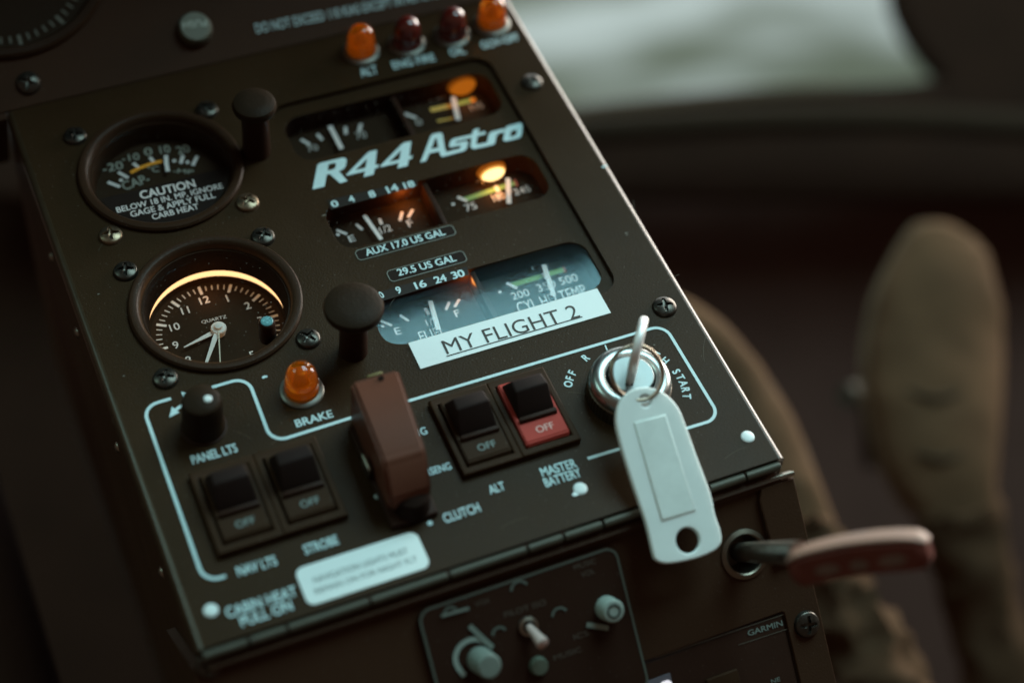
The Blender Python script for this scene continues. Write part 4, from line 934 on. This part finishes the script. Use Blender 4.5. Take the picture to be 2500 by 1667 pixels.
# lower cabin side: a windscreen frame whose opening shows the ground outside
hole = arcpts([(700, 300), (1000, 270), (1300, 246), (1600, 216), (1850, 196), (2060, 190), (2160, 178)], 5) + arcpts([(2160, 178), (2120, 130), (2075, 60), (2050, -30), (2040, -300), (2000, -700)], 5) + [(700, -700)]
fr = slab('windscreen_frame', [(-200, -800), (3300, -800), (3300, 460), (-200, 460)], 1.25, .03, CARPET, [hole], 'dark windscreen frame with a rounded lower corner behind the console', 'window frame', bev=.008)
pn = slab('windscreen_pane', [(690, 310), (690, -700), (2010, -710), (2055, -300), (2065, -30), (2090, 60), (2135, 130), (2175, 180), (2060, 200), (1600, 226), (1000, 280)], 1.262, .003, glass('windscreen_glass', (.93, .96, .95), 0, .6), bev=0)
pn.parent = fr; pn.matrix_parent_inverse = fr.matrix_world.inverted()
lip = arcpts([(1250, 262), (1500, 234), (1720, 208), (1900, 196), (2200, 196), (2420, 208)], 5)
tb = bmesh.new(); base = deep('T', 1500, 300, 1.22)
def railp(L, d): return [deep('T', *p, d) - base for p in L]
sill = thing('window_sill', 'blurred dark sill trim under the bright windscreen opening', 'sill', base)
bm = bmesh.new(); tube(bm, railp(arcpts([(1100, 318), (1400, 296), (1750, 276), (2100, 276), (2500, 300)], 4), 1.20), .0095, 16); mk('ledge', bm, TRIM, sill)
bm = bmesh.new(); tube(bm, railp(arcpts([(1100, 282), (1300, 258), (1600, 228), (1800, 212), (1950, 208)], 4), 1.235), .0045, 12); mk('edge_bead', bm, mat('bead_tan', (.07, .045, .028), .6, spec=.1), sill)
# footwell wall and floor
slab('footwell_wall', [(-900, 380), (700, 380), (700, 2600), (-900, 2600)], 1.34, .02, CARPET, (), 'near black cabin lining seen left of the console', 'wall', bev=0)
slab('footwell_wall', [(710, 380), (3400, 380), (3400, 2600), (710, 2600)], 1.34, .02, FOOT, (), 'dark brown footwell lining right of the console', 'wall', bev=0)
# ground outside
gz = -.95                                              # metres below the console, in world space
def grd(name, x0, x1, y0, y1, z, m):
    bm = bmesh.new(); box(bm, x0, x1, y0, y1, z - .05, z); o = mk(name, bm, m); o['kind'] = 'structure'; return o
gm = bpy.data.materials.new('apron'); gm.use_nodes = True; nt = gm.node_tree; b = nt.nodes['Principled BSDF']; b.inputs['Roughness'].default_value = .9
tc = nd(nt, 'ShaderNodeTexCoord'); nz = nd(nt, 'ShaderNodeTexNoise'); nz.inputs['Scale'].default_value = 1.3; nz.inputs['Detail'].default_value = 2; nt.links.new(tc.outputs['Object'], nz.inputs['Vector'])
cr = nd(nt, 'ShaderNodeValToRGB'); cr.color_ramp.elements[0].position = .43; cr.color_ramp.elements[0].color = (.105, .12, .085, 1); cr.color_ramp.elements[1].position = .55; cr.color_ramp.elements[1].color = (.45, .48, .48, 1)
nt.links.new(nz.outputs['Fac'], cr.inputs[0]); nt.links.new(cr.outputs[0], b.inputs['Base Color'])
grd('ground', -40, 40, 1.6, 60, gz, gm)
s = area('open_sky', (0, 0, 0), (0, 0, -1), 6, 5, 285.0, (.92, 1.0, 1.0)); s.matrix_world = Matrix.Translation((1.8, 5.2, 2.6)) @ Matrix.Rotation(math.radians(-12), 4, 'X')
# person sitting on the far side: two shoes and trouser legs in the footwell
VW = VIEW.normalized()
pb = deep('T', 2270, 1700, .95)
per = thing('person', 'person in brown trousers and tan suede shoes, only feet and shins in view', 'person', pb)
SUEDE = mat('tan_suede', (.090, .051, .028), .85, spec=.06, var=.35, vscale=40, bump=.3, bscale=400)
SOLE = mat('shoe_sole', (.150, .105, .068), .7, spec=.1, var=.25, vscale=60)
TROUS = mat('brown_trousers', (.056, .033, .019), .9, spec=.03, var=.35, vscale=45, bump=.4, bscale=300)
LACE = mat('shoe_lace', (.045, .030, .018), .8, spec=.05)
def loft(sec, name, m, parent, flat=.55, shift=0.0, grow=1.0, fold=0.0, ffreq=60, k=6, seg=28):
    """sec: (x, y, half width in px, depth); a limb-like form through those sections"""
    C = smooth_path([deep('T', a[0], a[1], a[3]) - pb for a in sec], k)
    H = [p.x for p in smooth_path([(a[2] / 4161.8 * a[3] * grow, 0, 0) for a in sec], k)]
    bm = bmesh.new(); rings = []; n = len(C)
    for q in range(n):
        t = (C[min(q + 1, n - 1)] - C[max(q - 1, 0)]).normalized(); sd = VW.cross(t).normalized(); dp = t.cross(sd).normalized()
        if dp.dot(VW) < 0: dp = -dp
        c = C[q] + dp * shift * H[q]
        rings.append([bm.verts.new(c + sd * H[q] * math.cos(6.2832 * e / seg) + dp * H[q] * flat * math.sin(6.2832 * e / seg)) for e in range(seg)])
    for a, b in zip(rings[:-1], rings[1:]):
        for e in range(seg): bm.faces.new((a[e], a[(e + 1) % seg], b[(e + 1) % seg], b[e]))
    bm.faces.new(rings[0][::-1]); bm.faces.new(rings[-1]); bmesh.ops.recalc_face_normals(bm, faces=bm.faces); bm.normal_update()
    if fold:
        for v in bm.verts: v.co += v.normal * fold * (.45 - 1.6 * abs(mnoise.noise(v.co * ffreq + Vector((3, 1, 8)))))
    return mk(name, bm, m, parent)
def shoe(sec, lace_at):
    sh = loft(sec, 'shoe', SUEDE, per, .50, fold=.0016, ffreq=38)
    loft([(a[0], a[1], a[2] * 1.05, a[3]) for a in sec[:-1]], 'sole', SOLE, sh, .16, shift=.40)
    for q, w in lace_at:
        a = sec[q]; L = [deep('T', a[0] + d * a[2] * .62, a[1] - abs(d) * a[2] * .16 + w, a[3] - (1 - d * d * .6) * a[2] / 4161.8 * a[3] * .50) - pb for d in (-1, -.5, 0, .5, 1)]
        bm = bmesh.new(); tube(bm, smooth_path(L, 4), .0026, 10); mk('lace', bm, LACE, sh)
    return sh
shoe([(2192, 514, 12, .985), (2186, 530, 62, .985), (2174, 572, 98, .985), (2163, 676, 138, .98), (2152, 796, 154, .975), (2151, 915, 150, .965), (2163, 1035, 133, .955), (2192, 1150, 104, .95), (2206, 1200, 96, .95)], ((4, 40), (5, 0), (5, 60), (6, 20)))
shoe([(1505, 690, 12, .87), (1535, 715, 50, .87), (1600, 790, 80, .865), (1680, 905, 92, .86), (1740, 1010, 95, .85), (1790, 1120, 92, .84), (1830, 1210, 86, .835), (1848, 1245, 80, .83)], ((3, 0), (4, 0), (5, 0), (5, 50)))
loft([(2200, 1165, 98, .948), (2222, 1262, 92, .95), (2262, 1406, 84, .955), (2300, 1561, 90, .96), (2340, 1720, 98, .965)], 'trouser_leg', TROUS, per, .8, fold=.005, ffreq=45)
loft([(1838, 1215, 84, .832), (1880, 1310, 84, .825), (1935, 1400, 92, .82), (1985, 1500, 104, .815), (2030, 1600, 112, .81), (2070, 1700, 116, .805)], 'trouser_leg', TROUS, per, .8, fold=.0075, ffreq=62, k=10)
pq = deep('T', 1990, 900, 1.02)
pd = thing('foot_pedal', 'dim grey metal pedal bar beside the right shoe', 'pedal', pq)
bm = bmesh.new(); tube(bm, [deep('T', 2060, 888, 1.03) - pq, deep('T', 1945, 908, 1.0) - pq], .0065, 16); mk('bar', bm, mat('green_grey', (.062, .060, .046), .6, spec=.2), pd)
bm = bmesh.new(); tube(bm, [deep('T', 1990, 900, 1.015) - pq, deep('T', 1998, 1060, 1.10) - pq], .0045, 12); mk('pedal_arm', bm, mat('dark_arm', (.030, .020, .013), .7, spec=.1), pd)
# seat side and floor left of the console
bm = bmesh.new(); box(bm, -.42, UL - .035, -.30, .25, -.24, -.16, .02); o = mk('cabin_floor', bm, CARPET); put(o); o['kind'] = 'structure'
